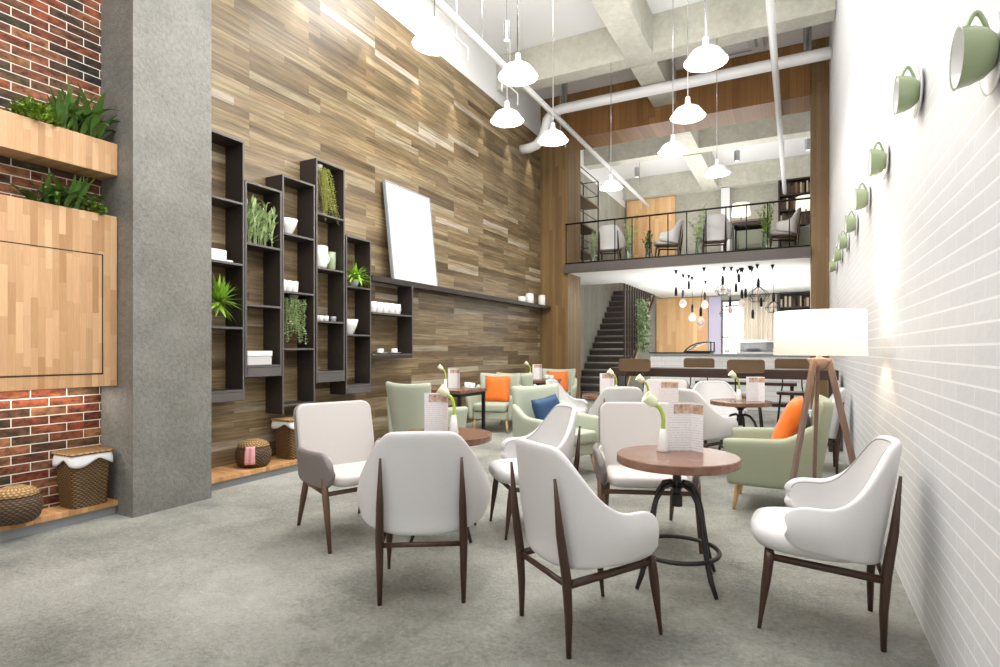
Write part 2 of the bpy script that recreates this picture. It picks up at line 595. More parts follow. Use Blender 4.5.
def menu_mat():
    """photo strip on top, lines of small print below; local z 0..0.27"""
    N = NT('menu_print')
    tc = N.n('ShaderNodeTexCoord').outputs['Object']
    sp = N.n('ShaderNodeSeparateXYZ')
    N.l(tc, sp.inputs[0])
    z = sp.outputs[2]
    nz = N.noise(tc, 28, 4, 0.6)
    pic = N.ramp(nz, [(110, 60, 40), (168, 118, 92), (226, 206, 190), (150, 100, 78)])
    ln = N.math('LESS_THAN', N.math('FRACT', N.math('MULTIPLY', z, 75)), 0.3)
    n2 = N.noise(tc, 120, 2)
    ln = N.math('MULTIPLY', ln, N.math('GREATER_THAN', n2, 0.47))
    txt = N.mix(ln, s2l((240, 239, 240)), s2l((214, 210, 212)))
    inpic = N.math('MULTIPLY', N.math('MULTIPLY', N.math('GREATER_THAN', z, 0.195), N.math('LESS_THAN', z, 0.245)), N.math('GREATER_THAN', sp.outputs[0], -0.04))
    N.l(N.mix(inpic, txt, pic), N.b.inputs['Base Color'])
    N.b.inputs['Roughness'].default_value = 0.3
    return N.m


M['menu'] = menu_mat()
XL, XR = -5.0, 0.5


def struct(name, bm, mat, **kw):
    return setp(obj(name, bm, mat, **kw), kind='structure')


# ------------------------------------------------------------------ room shell
struct('floor', box(B(), -6.2, 1.2, -3, 18.7, -0.2, 0), M['floor'])
struct('ceiling', box(B(), -6.2, 1.2, -3, 18.7, 6.75, 6.95), M['white_paint'])
struct('wall_right', box(B(), XR, XR + 0.25, -3, 18.7, 0, 6.75), M['white_brick'])
struct('wall_left', box(B(), XL - 0.25, XL, 2.9, 11.5, 0, 5.9), M['wall_planks'])
struct('wall_left_upper', box(B(), XL - 0.25, XL + 0.004, 2.9, 18.7, 5.905, 6.75), M['white_paint'])
struct('wall_brick', box(B(), -5.25, -4.8, -3, 2.49, 0, 6.75), M['red_brick'])
struct('wall_stair', box(B(), XL - 0.25, XL, 11.5, 18.7, 0, 5.905), M['concrete_board'])
struct('wall_back', box(B(), XL, XR, 18.5, 18.7, 0, 6.75), M['back_concrete'])
struct('trim_1', box(B(), -5.25, -4.38, 2.49, 3.13, 0, 6.75), M['column_concrete'])      # concrete column
# wood clad portal
b = B()
box(b, -4.995, -4.36, 11.5, 12.3, 0, 6.74)
o = struct('trim_2', b, [M['pillar_wood'], M['pillar_wood_side']])
for p in o.data.polygons:
    if abs(p.normal.x) > 0.5: p.material_index = 1
b = B()
box(b, 0.22, 0.495, 11.5, 12.3, 0, 6.74)
o = struct('trim_3', b, [M['pillar_wood'], M['pillar_wood_side']])
for p in o.data.polygons:
    if abs(p.normal.x) > 0.5: p.material_index = 1
struct('trim_4', box(B(), -4.355, 0.215, 11.52, 12.28, 5.78, 6.74), M['fascia_wood'])
# concrete beams
for i, (y0, y1) in enumerate(((5.2, 5.55), (9.42, 9.75), (14.4, 14.75), (18.15, 18.49))):
    struct('trim_%d' % (5 + i), box(B(), XL + 0.01, XR - 0.01, y0, y1, 6.12, 6.745), M['beam_concrete'])
b = B()
for y0, y1 in ((-3, 5.19), (5.56, 9.41), (9.76, 11.51), (12.29, 14.39), (14.76, 18.14)):
    box(b, -2.54, -2.1, y0, y1, 6.1, 6.745)
struct('trim_9', b, M['beam_concrete'])

# mezzanine
b = B()
box(b, -4.35, 0.215, 11.5, 13.8, 2.9, 3.07)
box(b, XL + 0.01, -4.35, 12.31, 13.8, 2.9, 3.07)
box(b, 0.215, XR - 0.005, 12.31, 13.8, 2.9, 3.07)
box(b, -3.80, XR - 0.005, 13.8, 18.49, 2.9, 3.07)
struct('ceiling_mezzanine', b, M['soffit_white'])
struct('trim_10', box(B(), -4.42, 0.212, 11.40, 11.495, 2.89, 3.075), M['slab_edge'])
struct('floor_mezzanine', box(B(), -3.79, 0.21, 11.5, 18.4, 3.071, 3.078), M['stool_wood'])

# railing
rt = empty('railing', (0, 11.45, 3.075), 0, 'thin dark metal railing along the edge of the mezzanine floor', 'railing')
obj('top_rail', tube(B(), [(-4.40, 0, 0.86), (0.21, 0, 0.86)], 0.018), M['black_metal'], rt, smooth=True)
obj('bottom_rail', tube(B(), [(-4.40, 0, 0.02), (0.21, 0, 0.02)], 0.015), M['black_metal'], rt, smooth=True)
k = 0
x = -4.38
while x < 0.22:
    obj('baluster', tube(B(), [(x, 0, 0.02), (x, 0, 0.86)], 0.011, 6), M['black_metal'], rt, smooth=True)
    x += 0.355

# back walls, panels and openings
struct('trim_11', box(B(), -3.98, -2.42, 18.42, 18.49, 0, 2.88), M['orange_boards'])
struct('trim_12', box(B(), -4.93, -3.40, 18.40, 18.49, 3.08, 6.1), M['orange_boards'])
struct('trim_13', box(B(), -2.40, -2.05, 18.44, 18.49, 0, 2.88), M['lilac'])
struct('trim_14', box(B(), -2.02, -1.78, 18.2, 18.49, 3.08, 6.1), M['white_paint'])
wf = setp(empty('window_1', (-1.68, 18.46, 0)), kind='structure')
b = B()
box(b, -0.36, 0.36, -0.03, 0.0, 0.95, 1.0); box(b, -0.36, 0.36, -0.03, 0.0, 2.70, 2.76)
box(b, -0.36, -0.31, -0.03, 0.0, 1.0, 2.7); box(b, 0.31, 0.36, -0.03, 0.0, 1.0, 2.7)
obj('window_frame', b, M['slab_edge'], wf)
b = B()
box(b, -0.31, 0.31, -0.035, 0.0, 1.62, 1.66); box(b, -0.31, 0.31, -0.035, 0.0, 2.56, 2.60)
obj('window_bar', b, M['slab_edge'], wf)
obj('pane', box(B(), -0.31, 0.31, 0.0, 0.02, 1.0, 2.7), M['pane'], wf)


def curtain_fn(x0, x1, z0, z1, y, amp, waves):
    def fn(u, v):
        x = x0 + (x1 - x0) * u
        return (x, y + amp * sin(u * waves * 2 * pi) + 0.01 * sin(u * 31), z0 + (z1 - z0) * v)
    return fn


b = B()
grid(b, curtain_fn(-1.40, -0.50, 0.05, 2.86, 18.3, 0.05, 7), 90, 3)
setp(obj('curtain', b, M['curtain'], smooth=True, solid=0.01), 'beige pleated curtain beside the bright back window',
     'curtain')


# bookshelves with books
def bookshelf(x0, x1, z0, z1, nsh, label, glabel, group):
    e = empty('bookshelf', ((x0 + x1) / 2, 18.3, z0), 0, label, 'bookshelf')
    w = (x1 - x0) / 2
    H = z1 - z0
    obj('back_panel', box(B(), -w, w, 0.14, 0.17, 0, H), M['shelf_dark'], e)
    for s in (-1, 1):
        obj('side_panel', box(B(), s * w - 0.02, s * w + 0.02, -0.15, 0.14, 0, H), M['shelf_dark'], e)
    for i in range(nsh + 1):
        z = H * i / nsh
        obj('shelf', box(B(), -w + 0.02, w - 0.02, -0.15, 0.14, max(0, z - 0.015), z + 0.015), M['shelf_dark'], e)
    bk = []
    for i in range(nsh):
        z = z0 + H * i / nsh + 0.016
        x = x0 + 0.04
        while x < x1 - 0.1:
            t = random.uniform(0.035, 0.06)
            h = random.uniform(0.62, 0.85) * (H / nsh - 0.03)
            if random.random() < 0.86:
                m = M[random.choice(['books_a', 'books_b', 'books_c', 'books_b'])]
                o = obj('book', box(B(), 0, t, -0.1, 0.1, 0, h), m)
                o.location = (x, 18.3, z)
                setp(o, glabel, 'book', group)
            x += t + 0.006


bookshelf(-0.46, 0.40, 0.1, 2.86, 7, 'dark bookshelf on the ground floor back wall beside the beige curtain',
          'book standing in the dark ground floor bookshelf', 'books in the ground floor bookshelf')
bookshelf(-0.46, 0.40, 3.08, 6.1, 7, 'tall dark bookshelf at the back of the mezzanine, right corner',
          'book standing in the dark mezzanine bookshelf', 'books in the mezzanine bookshelf')

# staircase
st = empty('staircase', (-4.2, 13.5, 0), 0, 'dark wooden staircase climbing along the concrete wall to the mezzanine',
           'staircase')
NS = 17
RUN, RISE = 3.8 / NS, 3.07 / NS
for i in range(NS):
    y0 = i * RUN
    s = obj('step', box(B(), -0.79, 0.36, y0, y0 + RUN + 0.02, i * RISE + 0.03, (i + 1) * RISE - 0.03),
            M['stair_dark'], st)
    t = obj('tread', box(B(), -0.79, 0.37, y0 - 0.02, y0 + RUN + 0.01, (i + 1) * RISE - 0.03, (i + 1) * RISE - .012 * (i == NS - 1)),
            M['shelf_steel'], s)
pts = [(0, 0)]
for i in range(NS):
    pts += [(i * RUN, (i + 1) * RISE - 0.035), ((i + 1) * RUN, (i + 1) * RISE - 0.035)]
pts += [(NS * RUN, (NS - 2) * RISE), (2 * RUN, 0)]
obj('stringer', prism(B(), pts, 'x', 0.375, 0.383), M['oak_leg'], st)
sl = empty('slat_screen', (-3.87, 13.85, 0), 0, 'screen of dark vertical slats beside the staircase', 'slat screen')
for i in range(14):
    y = i * 0.25
    zb = max(0.2, (y + 0.35) / RUN * RISE + 0.15)
    obj('slat', box(B(), 0.075, 0.12, y, y + 0.05, zb, 2.89 if y > -1 else 0), M['stair_dark'], sl)
b = B()
obj('slat_base', prism(B(), [(0, 0.35), (3.3, 2.88), (3.3, 2.78), (0, 0.25)], 'x', 0.075, 0.12), M['stair_dark'],
    sl)


# ------------------------------------------------------------------ left alcove
e = empty('planter_box', (-4.69, 0, 2.57), 0, 'upper oak planter box fixed high on the brick wall', 'planter')
obj('box_body', box(B(), -0.11, 0.12, 0.9, 2.485, 0, 0.24), M['oak_staves'], e, bevel=0.003)
obj('soil', box(B(), -0.07, 0.09, 1.0, 2.46, 0.241, 0.247), M['soil'], e)
e = empty('wall_cabinet', (-4.69, 0, 0.98), 0, 'large oak cabinet box with grooved door on the brick wall', 'cabinet')
obj('cabinet_body', box(B(), -0.11, 0.115, 0.9, 2.485, 0, 1.28), M['oak_staves'], e, bevel=0.003)
obj('door', box(B(), 0.1152, 0.122, 0.95, 2.375, 0.10, 0.97), M['oak_staves'], e, bevel=0.003)
b = B()
for (y0, y1, z0, z1) in ((0.95, 2.385, 0.972, 0.980), (2.377, 2.385, 0.09, 0.972), (0.95, 2.385, 0.09, 0.098)):
    box(b, 0.1152, 0.1175, y0, y1, z0, z1)
obj('groove', b, M['shelf_dark'], e)
obj('soil', box(B(), -0.07, 0.09, 1.0, 2.46, 1.281, 1.287), M['soil'], e)

for nm, y0, y1, xb, lab in (('bench', 0.9, 2.487, -4.795, 'low oak bench with grey plinth below the brick wall'),
                            ('bench', 3.135, 5.3, -4.995, 'low oak bench with grey plinth behind the concrete column')):
    e = empty(nm, (-4.8, (y0 + y1) / 2, 0), 0, lab, 'bench')
    hy = (y1 - y0) / 2
    obj('plinth', box(B(), xb + 4.8 + 0.002, 0.20, -hy, hy, 0, 0.072), M['plinth_grey'], e)
    obj('bench_top', box(B(), xb + 4.8, 0.235, -hy, hy, 0.072, 0.112), M['oak_bench'], e, bevel=0.002)


# baskets
def round_basket(loc, r, h, label, mat, cloth=None):
    e = empty('round_basket', loc, 0, label, 'basket')
    prof = [(r * 0.72, 0), (r * 0.88, h * 0.1), (r, h * 0.38), (r * 0.97, h * 0.55), (r * 0.85, h * 0.72)]
    obj('body', lathe(B(), prof, 40), mat, e, smooth=True)
    lid = [(r * 0.86, h * 0.725), (r * 0.88, h * 0.76), (r * 0.7, h * 0.88), (r * 0.35, h * 0.97), (r * 0.05, h)]
    obj('lid', lathe(B(), lid, 40), M['wicker_lid'] if not cloth else M['wicker_lid'], e, smooth=True)
    if cloth:
        b = B()
        a0 = radians(cloth)
        def fn(u, v):
            a = a0 + (u - 0.5) * 0.55
            z = h * (0.78 - 0.62 * v)
            rr = r * (0.9 + 0.14 * sin(min(1, v * 1.4) * pi / 2) ) + 0.006 * sin(u * 12)
            return (rr * cos(a), rr * sin(a), z)
        grid(b, fn, 12, 8)
        obj('cloth', b, M['pink_cloth'], e, smooth=True, solid=0.006, soff=0)
    return e


def square_basket(loc, w, d, h, rz, label, mat):
    e = empty('laundry_basket', loc, rz, label, 'basket')
    b = B()
    def ring(s, z):
        return [(p[0] * s, p[1] * s, z) for p in rrect(w, d, 0.03, 4)]
    levels = [ring(0.84, 0), ring(0.9, h * 0.4), ring(1.0, h * 0.9)]
    R = [[b.verts.new(p) for p in l] for l in levels]
    n = len(R[0])
    for A, C in zip(R, R[1:]):
        for i in range(n): b.faces.new((A[i], A[(i + 1) % n], C[(i + 1) % n], C[i]))
    b.faces.new(list(reversed(R[0]))); b.faces.new(R[-1])
    obj('body', b, mat, e, smooth=False)
    # cloth rim hanging in scallops
    b = B()
    P = rrect(w * 1.06, d * 1.06, 0.03, 6)
    m = len(P)
    import bisect
    L = [0]
    for i in range(m): L.append(L[-1] + math.dist(P[i], P[(i + 1) % m]))
    def at(u):
        s = (u % 1) * L[-1]
        i = min(m - 1, bisect.bisect_right(L, s) - 1)
        t = (s - L[i]) / max(1e-6, L[i + 1] - L[i])
        q, r2 = P[i], P[(i + 1) % m]
        return q[0] + (r2[0] - q[0]) * t, q[1] + (r2[1] - q[1]) * t
    def fn(u, v):
        x, y = at(u)
        dr = 0.03 + 0.055 * abs(sin(u * 4 * pi + 0.9)) ** 1.3
        return (x * (0.96 + 0.05 * min(1, v * 2)), y * (0.96 + 0.05 * min(1, v * 2)), h * 0.95 - dr * v)
    grid(b, fn, 96, 5, closeu=True)
    obj('cloth', b, M['cloth'], e, smooth=True, solid=0.005)
    b = B()
    pl = rrect(w * 1.12, d * 1.12, 0.03, 5)
    prism(b, pl, 'z', h * 0.955, h)
    obj('lid', b, M['wicker_lid'], e, bevel=0.008)
    return e


round_basket((-4.615, 1.86, 0.112), 0.155, 0.24, 'round lidded wicker basket on the bench below the brick wall',
             M['wicker_dark'])
square_basket((-4.67, 2.30, 0.112), 0.25, 0.27, 0.40, 0, 'tall wicker basket with white liner beside the concrete column',
              M['wicker_brown'])
round_basket((-4.74, 3.84, 0.112), 0.17, 0.27, 'round wicker basket with pink cloth on the bench below the shelves',
             M['wicker_dark'], cloth=-50)
square_basket((-4.75, 4.36, 0.112), 0.28, 0.34, 0.42, 0, 'wicker basket with white scalloped liner behind the taupe armchair',
              M['wicker_brown'])


# ------------------------------------------------------------------ foliage
def leaf(bm, base, az, el, length, width, droop, nseg=6, fold=0.15):
    """one curved blade leaf"""
    p = Vector(base)
    d = Vector((cos(az) * cos(el), sin(az) * cos(el), sin(el)))
    side = Vector((-sin(az), cos(az), 0))
    prev = None
    for i in range(nseg + 1):
        t = i / nseg
        wdt = width * (sin(pi * (0.08 + 0.92 * t) ** 0.8) if t < 1 else 0.0) * 0.5 + 0.0006
        nrm = side.cross(d)
        a = bm.verts.new(p - side * wdt + nrm * fold * wdt)
        c = bm.verts.new(p)
        bb = bm.verts.new(p + side * wdt + nrm * fold * wdt)
        if prev:
            bm.faces.new((prev[0], prev[1], c, a))
            bm.faces.new((prev[1], prev[2], bb, c))
        prev = (a, c, bb)
        p = p + d * (length / nseg)
        d = (d + Vector((0, 0, -droop / nseg))).normalized()


def clip(x, a, b): return max(a, min(b, x))


def broad_plant(bm, x0, x1, y0, y1, z, n, L, Wd, el=(50, 85), droop=0.7, az=None):
    for _ in range(n):
        a = random.uniform(0, 2 * pi) if az is None else random.uniform(*az)
        leaf(bm, (random.uniform(x0, x1), random.uniform(y0, y1), z), a,
             radians(random.uniform(*el)), L * random.uniform(0.6, 1.1), Wd * random.uniform(0.7, 1.2),
             droop * random.uniform(0.4, 1.4))


def bush(bm, c, rad, n, ls, flat=0.8):
    for _ in range(n):
        v = Vector((random.gauss(0, 1), random.gauss(0, 1), random.gauss(0, 1))).normalized() * rad * (
            random.uniform(0.35, 1) ** 0.5)
        p = (c[0] + v.x, c[1] + v.y, c[2] + abs(v.z) * flat)
        leaf(bm, p, random.uniform(0, 2 * pi), radians(random.uniform(-20, 60)), ls * random.uniform(.7, 1.2), ls * .55,
             .5, 3)
    for _ in range(int(n / 12)):
        a = random.uniform(0, 2 * pi)
        q = rad * random.uniform(.3, .8)
        tube(bm, [(c[0], c[1], c[2]), (c[0] + q * cos(a), c[1] + q * sin(a), c[2] + rad * flat * .8)], 0.002, 4)


def tag_leaf(o, label, cat='plant', group=None): return setp(o, label, cat, group)


# upper planter: bush + broad leaves
b = B(); bush(b, (-4.66, 1.98, 2.80), 0.15, 480, 0.04, 1.15)
tag_leaf(obj('small_leaved_bush', b, M['leaf_light']), 'light green small-leaved bush in the upper oak planter box')
b = B(); broad_plant(b, -4.70, -4.62, 2.10, 2.42, 2.81, 58, 0.38, 0.052, (50, 88), 1.7, (-2.2, 2.2))
tag_leaf(obj('broad_leaved_plant', b, M['leaf']), 'dark green broad-leaved plant in the upper oak planter box')
b = B(); broad_plant(b, -4.70, -4.62, 1.98, 2.26, 2.255, 54, 0.30, 0.045, (45, 86), 1.8, (-2.2, 2.2))
tag_leaf(obj('broad_leaved_plant', b, M['leaf']), 'dark green broad-leaved plant on top of the oak wall cabinet')
b = B(); bush(b, (-4.64, 2.36, 2.25), 0.09, 260, 0.034, 1.2)
tag_leaf(obj('small_leaved_bush', b, M['leaf_light']), 'light green small bush on top of the oak wall cabinet')


# ------------------------------------------------------------------ shelf units
def shelf_unit(y0, y1, z0, z1, shelves, label, drawer=None):
    e = empty('shelf_unit', (XL, (y0 + y1) / 2, z0), 0, label, 'shelf', None)
    h = (y1 - y0) / 2
    t = 0.018
    D = 0.25
    for s in (-1, 1):
        o = obj('side_panel', box(B(), 0.002, D, s * h - (t if s > 0 else 0), s * h + (t if s < 0 else 0), 0, z1 - z0),
                M['shelf_dark'], e)
        f = obj('edge_strip', box(B(), D, D + 0.006, s * h - (t if s > 0 else 0), s * h + (t if s < 0 else 0), 0,
                                  z1 - z0), M['shelf_steel'], o)
    for z in shelves + [z1 - z0 + z0]:
        zz = z - z0
        o = obj('shelf', box(B(), 0.002, D, -h + t, h - t, zz - 0.02, zz), M['shelf_dark'], e)
        obj('edge_strip', box(B(), D, D + 0.006, -h + t, h - t, zz - 0.02, zz), M['shelf_steel'], o)
    if drawer:
        o = obj('drawer', box(B(), 0.01, D + 0.004, -h + t, h - t, 0.002, drawer - z0 - 0.022), M['shelf_dark'], e)
        obj('drawer_front', box(B(), D + 0.004, D + 0.01, -h + t + .004, h - t - .004, 0.006, drawer - z0 - 0.026),
            M['shelf_steel'], o)
    return e


shelf_unit(3.29, 3.74, 0.76, 3.27, [2.67, 2.08, 1.47, 0.87], 'dark open shelf column directly beside the concrete column', 0.87)
shelf_unit(3.75, 4.19, 0.98, 2.90, [2.3, 1.7, 1.10], 'short dark shelf column holding the leafy silver-green plant', 1.10)
shelf_unit(4.20, 4.65, 0.58, 3.08, [2.48, 1.87, 1.27, 0.68], 'dark shelf column reaching lowest, with white bowl and trailing plant')
shelf_unit(4.67, 5.12, 0.88, 3.39, [2.79, 2.18, 1.58, 1.01], 'tallest dark shelf column with large white mugs', 1.01)
shelf_unit(5.14, 5.59, 0.72, 2.62, [2.02, 1.44, 0.83], 'dark shelf column holding the bright green fern', 0.83)
e = empty('shelf_unit', (XL, 6.04, 1.20), 0, 'wide low dark shelf under the white canvas, with cups', 'shelf')
o = obj('side_panel', box(B(), 0.002, 0.25, 0.41, 0.43, -0.06, 0.94), M['shelf_dark'], e)
obj('edge_strip', box(B(), 0.25, 0.256, 0.41, 0.43, -0.06, 0.94), M['shelf_steel'], o)
for z in (0.0, 0.53):
    o = obj('shelf', box(B(), 0.002, 0.25, -0.43, 0.41, z - 0.04 * (z == 0) - 0.02, z), M['shelf_dark'], e)
    obj('edge_strip', box(B(), 0.25, 0.256, -0.43, 0.41, z - 0.02, z), M['shelf_steel'], o)
e = empty('wall_ledge', (XL, 8.6, 2.15), 0, 'long dark wall ledge running below the canvas to the wood pillar', 'shelf')
obj('ledge_board', box(B(), 0.002, 0.24, -2.98, 2.89, 0, 0.04), M['shelf_dark'], e, bevel=0.003)
obj('ledge_front', box(B(), 0.24, 0.252, -2.98, 2.89, -0.02, 0.05), M['shelf_dark'], e)

# canvas leaning on the ledge
e = empty('blank_canvas', (-4.80, 6.62, 2.191), 0, 'large blank white canvas leaning on the wall ledge', 'canvas')
Mx = Matrix.Rotation(radians(-6.3), 4, 'Y')
obj('canvas_panel', box(B(), -0.02, 0.012, -0.525, 0.525, 0.0, 1.36, M=Mx), M['screen_white'], e, bevel=0.004)
b = B()
for (y0, y1, z0, z1) in ((-0.53, -0.505, 0, 1.365), (0.505, 0.53, 0, 1.365), (-0.505, 0.505, 0, 0.02),
                         (-0.505, 0.505, 1.345, 1.365)):
    box(b, -0.025, 0.02, y0, y1, z0, z1, M=Mx)
obj('frame', b, M['plinth_grey'], e)


# ------------------------------------------------------------------ crockery and shelf plants
def bowl_bm(r, h, foot=0.45):
    return lathe(B(), [(r * foot, 0), (r * foot * 1.05, 0.004), (r * 0.8, h * 0.5), (r, h), (r * 0.94, h),
                       (r * 0.72, h * 0.5), (r * foot * 0.8, h * 0.14)], 28)


def cup_bm(r, h):
    return lathe(B(), [(r * 0.78, 0), (r * 0.9, h * 0.1), (r, h * 0.5), (r, h), (r * 0.9, h), (r * 0.88, h * 0.5),
                       (r * 0.7, h * 0.12)], 24)


def handle_bm(r, h, s=1):
    pts = [(0, s * r * (0.97 + 0.62 * sin(pi * t)), h * (0.82 - 0.62 * t)) for t in [i / 10 for i in range(11)]]
    return tube(B(), pts, max(0.0025, r * 0.11), 8)


def mug(name, loc, r, h, label, cat='cup', group=None, mat=None, handle=True, rz=0):
    e = empty(name, loc, rz, label, cat, group)
    obj('cup_body', cup_bm(r, h), mat or M['ceramic'], e, smooth=True)
    if handle: obj('handle', handle_bm(r, h), mat or M['ceramic'], e, smooth=True)
    return e


XS = -4.86
o = obj('white_bowl', bowl_bm(0.115, 0.16, 0.45), M['ceramic'], smooth=True); o.location = (XS + 0.03, 4.33, 2.481)
setp(o, 'white conical bowl on the upper shelf beside the leafy plant', 'bowl')
for i, y in enumerate((4.28, 4.36, 4.44)):
    mug('small_cup', (XS + .03, y, 1.871), 0.038, 0.12, 'small white cup in the row of three above the trailing plant',
        'cup', 'row of three white cups', handle=False)
mug('large_mug', (XS + 0.03, 4.80, 2.181), 0.095, 0.25, 'large white mug on the tallest shelf column')
mug('large_mug', (XS - 0.02, 5.03, 2.181), 0.06, 0.22, 'pale green mug beside the large white mug',
    mat=M['ceramic_green'], rz=pi)
for i, y in enumerate((4.74, 4.82, 4.90)):
    mug('small_cup', (XS + .03, y, 1.581), 0.033, 0.062,
        'small white cup in the row below the large mugs', 'cup', 'row of small cups below the mugs', handle=False)
mug('small_cup', (XS + .03, 5.02, 1.581), 0.033, 0.062, 'small grey cup at the right end of the row below the large mugs',
    mat=M['plinth_grey'], handle=False)
o = obj('white_bowl', bowl_bm(0.12, 0.18, 0.45), M['ceramic'], smooth=True); o.location = (XS + .02, 5.285, 1.441)
setp(o, 'white flared bowl on the shelf below the fern', 'bowl')
e = empty('stacked_dishes', (XS + .02, 3.46, 2.081), 0, 'stack of white dishes on the shelf beside the concrete column', 'dish')
obj('tray', box(B(), -.08, .08, -0.14, 0.17, 0, 0.02), M['ceramic'], e, bevel=.006)
obj('dish', box(B(), -.07, .07, -0.14, 0.11, 0.02, 0.11), M['ceramic'], e, bevel=.01)
e = empty('storage_box', (XS + .03, 3.90, 1.101), 0, 'grey-white storage box on the bottom shelf of the short column', 'box')
obj('box_body', box(B(), -.08, .09, -0.125, 0.16, 0, 0.09), M['uph_white_back'], e, bevel=.004)
obj('box_lid', box(B(), -.085, .095, -0.13, 0.165, 0.09, 0.14), M['ceramic'], e, bevel=.004)
for i in range(5):
    mug('white_cup', (XS + .02, 5.72 + i * 0.125, 1.731), 0.06, 0.14, 'white cup in the row of five below the canvas',
        'cup', 'row of white cups below the canvas', handle=(i == 4))
for i, y in enumerate((5.86, 6.15)):
    nm = 'left' if i == 0 else 'right'
    s = obj('saucer', lathe(B(), [(0.04, 0), (0.09, 0.012), (0.1, 0.018), (0.09, 0.016), (0.03, 0.006)], 24), M['ceramic'],
            smooth=True)
    s.location = (XS + .04, y, 1.201)
    setp(s, '%s white saucer on the lowest wide shelf' % nm, 'saucer')
    mug('white_cup', (XS + .04, y, 1.209), 0.042, 0.06, '%s white cup on a saucer on the lowest wide shelf' % nm)
# jars on the far end of the ledge
mug('white_cup', (-4.86, 10.25, 2.192), 0.075, 0.12, 'low white cup on the far end of the wall ledge', rz=pi)
for y, lab, r, h in ((10.62, 'white lidded jar between cup and tall jar on the wall ledge', .085, 0.22),
                     (11.25, 'white jar beside the wood pillar on the wall ledge', .075, 0.24)):
    e = empty('white_jar', (-4.86, y, 2.192), 0, lab, 'jar')
    obj('body', lathe(B(), [(r * .9, 0), (r, .01), (r, h * .84), (r * .92, h * .87)], 24), M['ceramic'], e, smooth=True)
    obj('lid', lathe(B(), [(r * .97, h * .875), (r * .97, h * .96), (r * .5, h)], 24), M['ceramic'], e, smooth=True)

# shelf plants
b = B()
broad_plant(b, -4.79, -4.77, 3.47, 3.51, 1.70, 64, 0.25, 0.034, (-50, 88), 0.5, (-1.9, 1.9))
tag_leaf(obj('spiky_plant', b, M['leaf_lime']), 'spiky bright green plant on the shelf beside the concrete column')
b = B()
for k in range(26):
    bx, by = random.uniform(-4.86, -4.76), random.uniform(3.82, 4.10)
    ht = random.uniform(0.24, 0.44)
    lx, ly = random.uniform(-.02, .05), random.uniform(-.06, .06)
    tube(b, [(bx, by, 2.302), (bx + lx, clip(by + ly, 3.8, 4.14), 2.302 + ht)], 0.003, 5)
    for j in range(13):
        t = 0.15 + 0.85 * j / 12
        leaf(b, (bx + lx * t, clip(by + ly * t, 3.8, 4.14), 2.302 + ht * t), random.uniform(0, 2 * pi), radians(random.uniform(20, 75)),
             0.10, 0.026, 0.5, 4)
tag_leaf(obj('leafy_plant', b, M['leaf_pale']), 'silver-green leafy plant on the short dark shelf column')


def trailing(y0, y1, ztop, zlen, n, x=-4.82, ls=0.016, topz=None):
    b = B()
    for k in range(n):
        y = random.uniform(y0, y1)
        xx = x + random.uniform(-0.04, 0.05)
        L = zlen * random.uniform(0.45, 1.0)
        amp = random.uniform(0.004, 0.012)
        pts = [(xx + amp * sin(t * 9), y + amp * cos(t * 7) + 0.0, ztop - L * t) for t in [i / 8 for i in range(9)]]
        tube(b, pts, 0.0016, 4)
        for j in range(int(L / 0.014)):
            t = j * 0.014 / L
            leaf(b, (xx + amp * sin(t * 9), y + amp * cos(t * 7), ztop - L * t), random.uniform(0, 2 * pi),
                 radians(random.uniform(-30, 30)), ls * 1.3, ls, 0.3, 2)
    return b


e = empty('trailing_plant', (0, 0, 0), 0, 'yellow-green trailing plant hanging inside the top of the tallest shelf column', 'plant')
b = B()
for k in range(34):
    y0 = random.uniform(4.72, 4.92); L = random.uniform(.25, .62); s = random.uniform(.0, .24)
    for j in range(int(L / 0.012)):
        t = j * .012 / L
        leaf(b, (-4.83 + .05 * sin(k), y0 + s * t, max(2.68, 3.33 - L * t)), random.uniform(0, 6.28), radians(random.uniform(-30, 30)),
             .026, .018, .3, 2)
    tube(b, [(-4.83 + .05 * sin(k), y0, 3.33), (-4.83 + .05 * sin(k), y0 + s, max(2.68, 3.33 - L))], .0015, 4)
obj('foliage', b, M['trail'], e)
obj('pot', lathe(B(), [(.04, 0), (.06, .06), (.062, .07)], 16, c=(-4.86, 4.8, 3.29)), M['ceramic'], e, smooth=True)
b = trailing(4.27, 4.56, 1.80, 0.50, 34, ls=0.024)
e = empty('trailing_plant', (0, 0, 0), 0, 'trailing green plant hanging below the row of three white cups', 'plant')
obj('foliage', b, M['leaf_pale'], e)
obj('pot', lathe(B(), [(.05, 0), (.07, .05), (.072, .06)], 16, c=(-4.85, 4.42, 1.785)), M['shelf_steel'], e, smooth=True)
e = empty('fern', (0, 0, 0), 0, 'bright green fern in a white pot on the dark shelf column', 'plant')
obj('pot', lathe(B(), [(.05, 0), (.075, .08), (.078, .085), (.06, .08)], 20, c=(-4.83, 5.36, 2.021)), M['ceramic'], e, smooth=True)
b = B(); broad_plant(b, -4.82, -4.78, 5.33, 5.39, 2.10, 90, 0.25, 0.032, (5, 85), 1.7, (-2.0, 2.0))
obj('foliage', b, M['leaf_lime'], e)


# ------------------------------------------------------------------ shell chair
def spindle(bm, p0, p1, r0, rm, r1, tm=0.5, n=10):
    P0, P1 = Vector(p0), Vector(p1)
    pts, R = [], []
    for i in range(9):
        t = i / 8
        pts.append(P0.lerp(P1, t))
        if t < tm: R.append(r0 + (rm - r0) * sm(t / tm))
        else: R.append(rm + (r1 - rm) * sm((t - tm) / (1 - tm)))
    return tube(bm, pts, R, n)


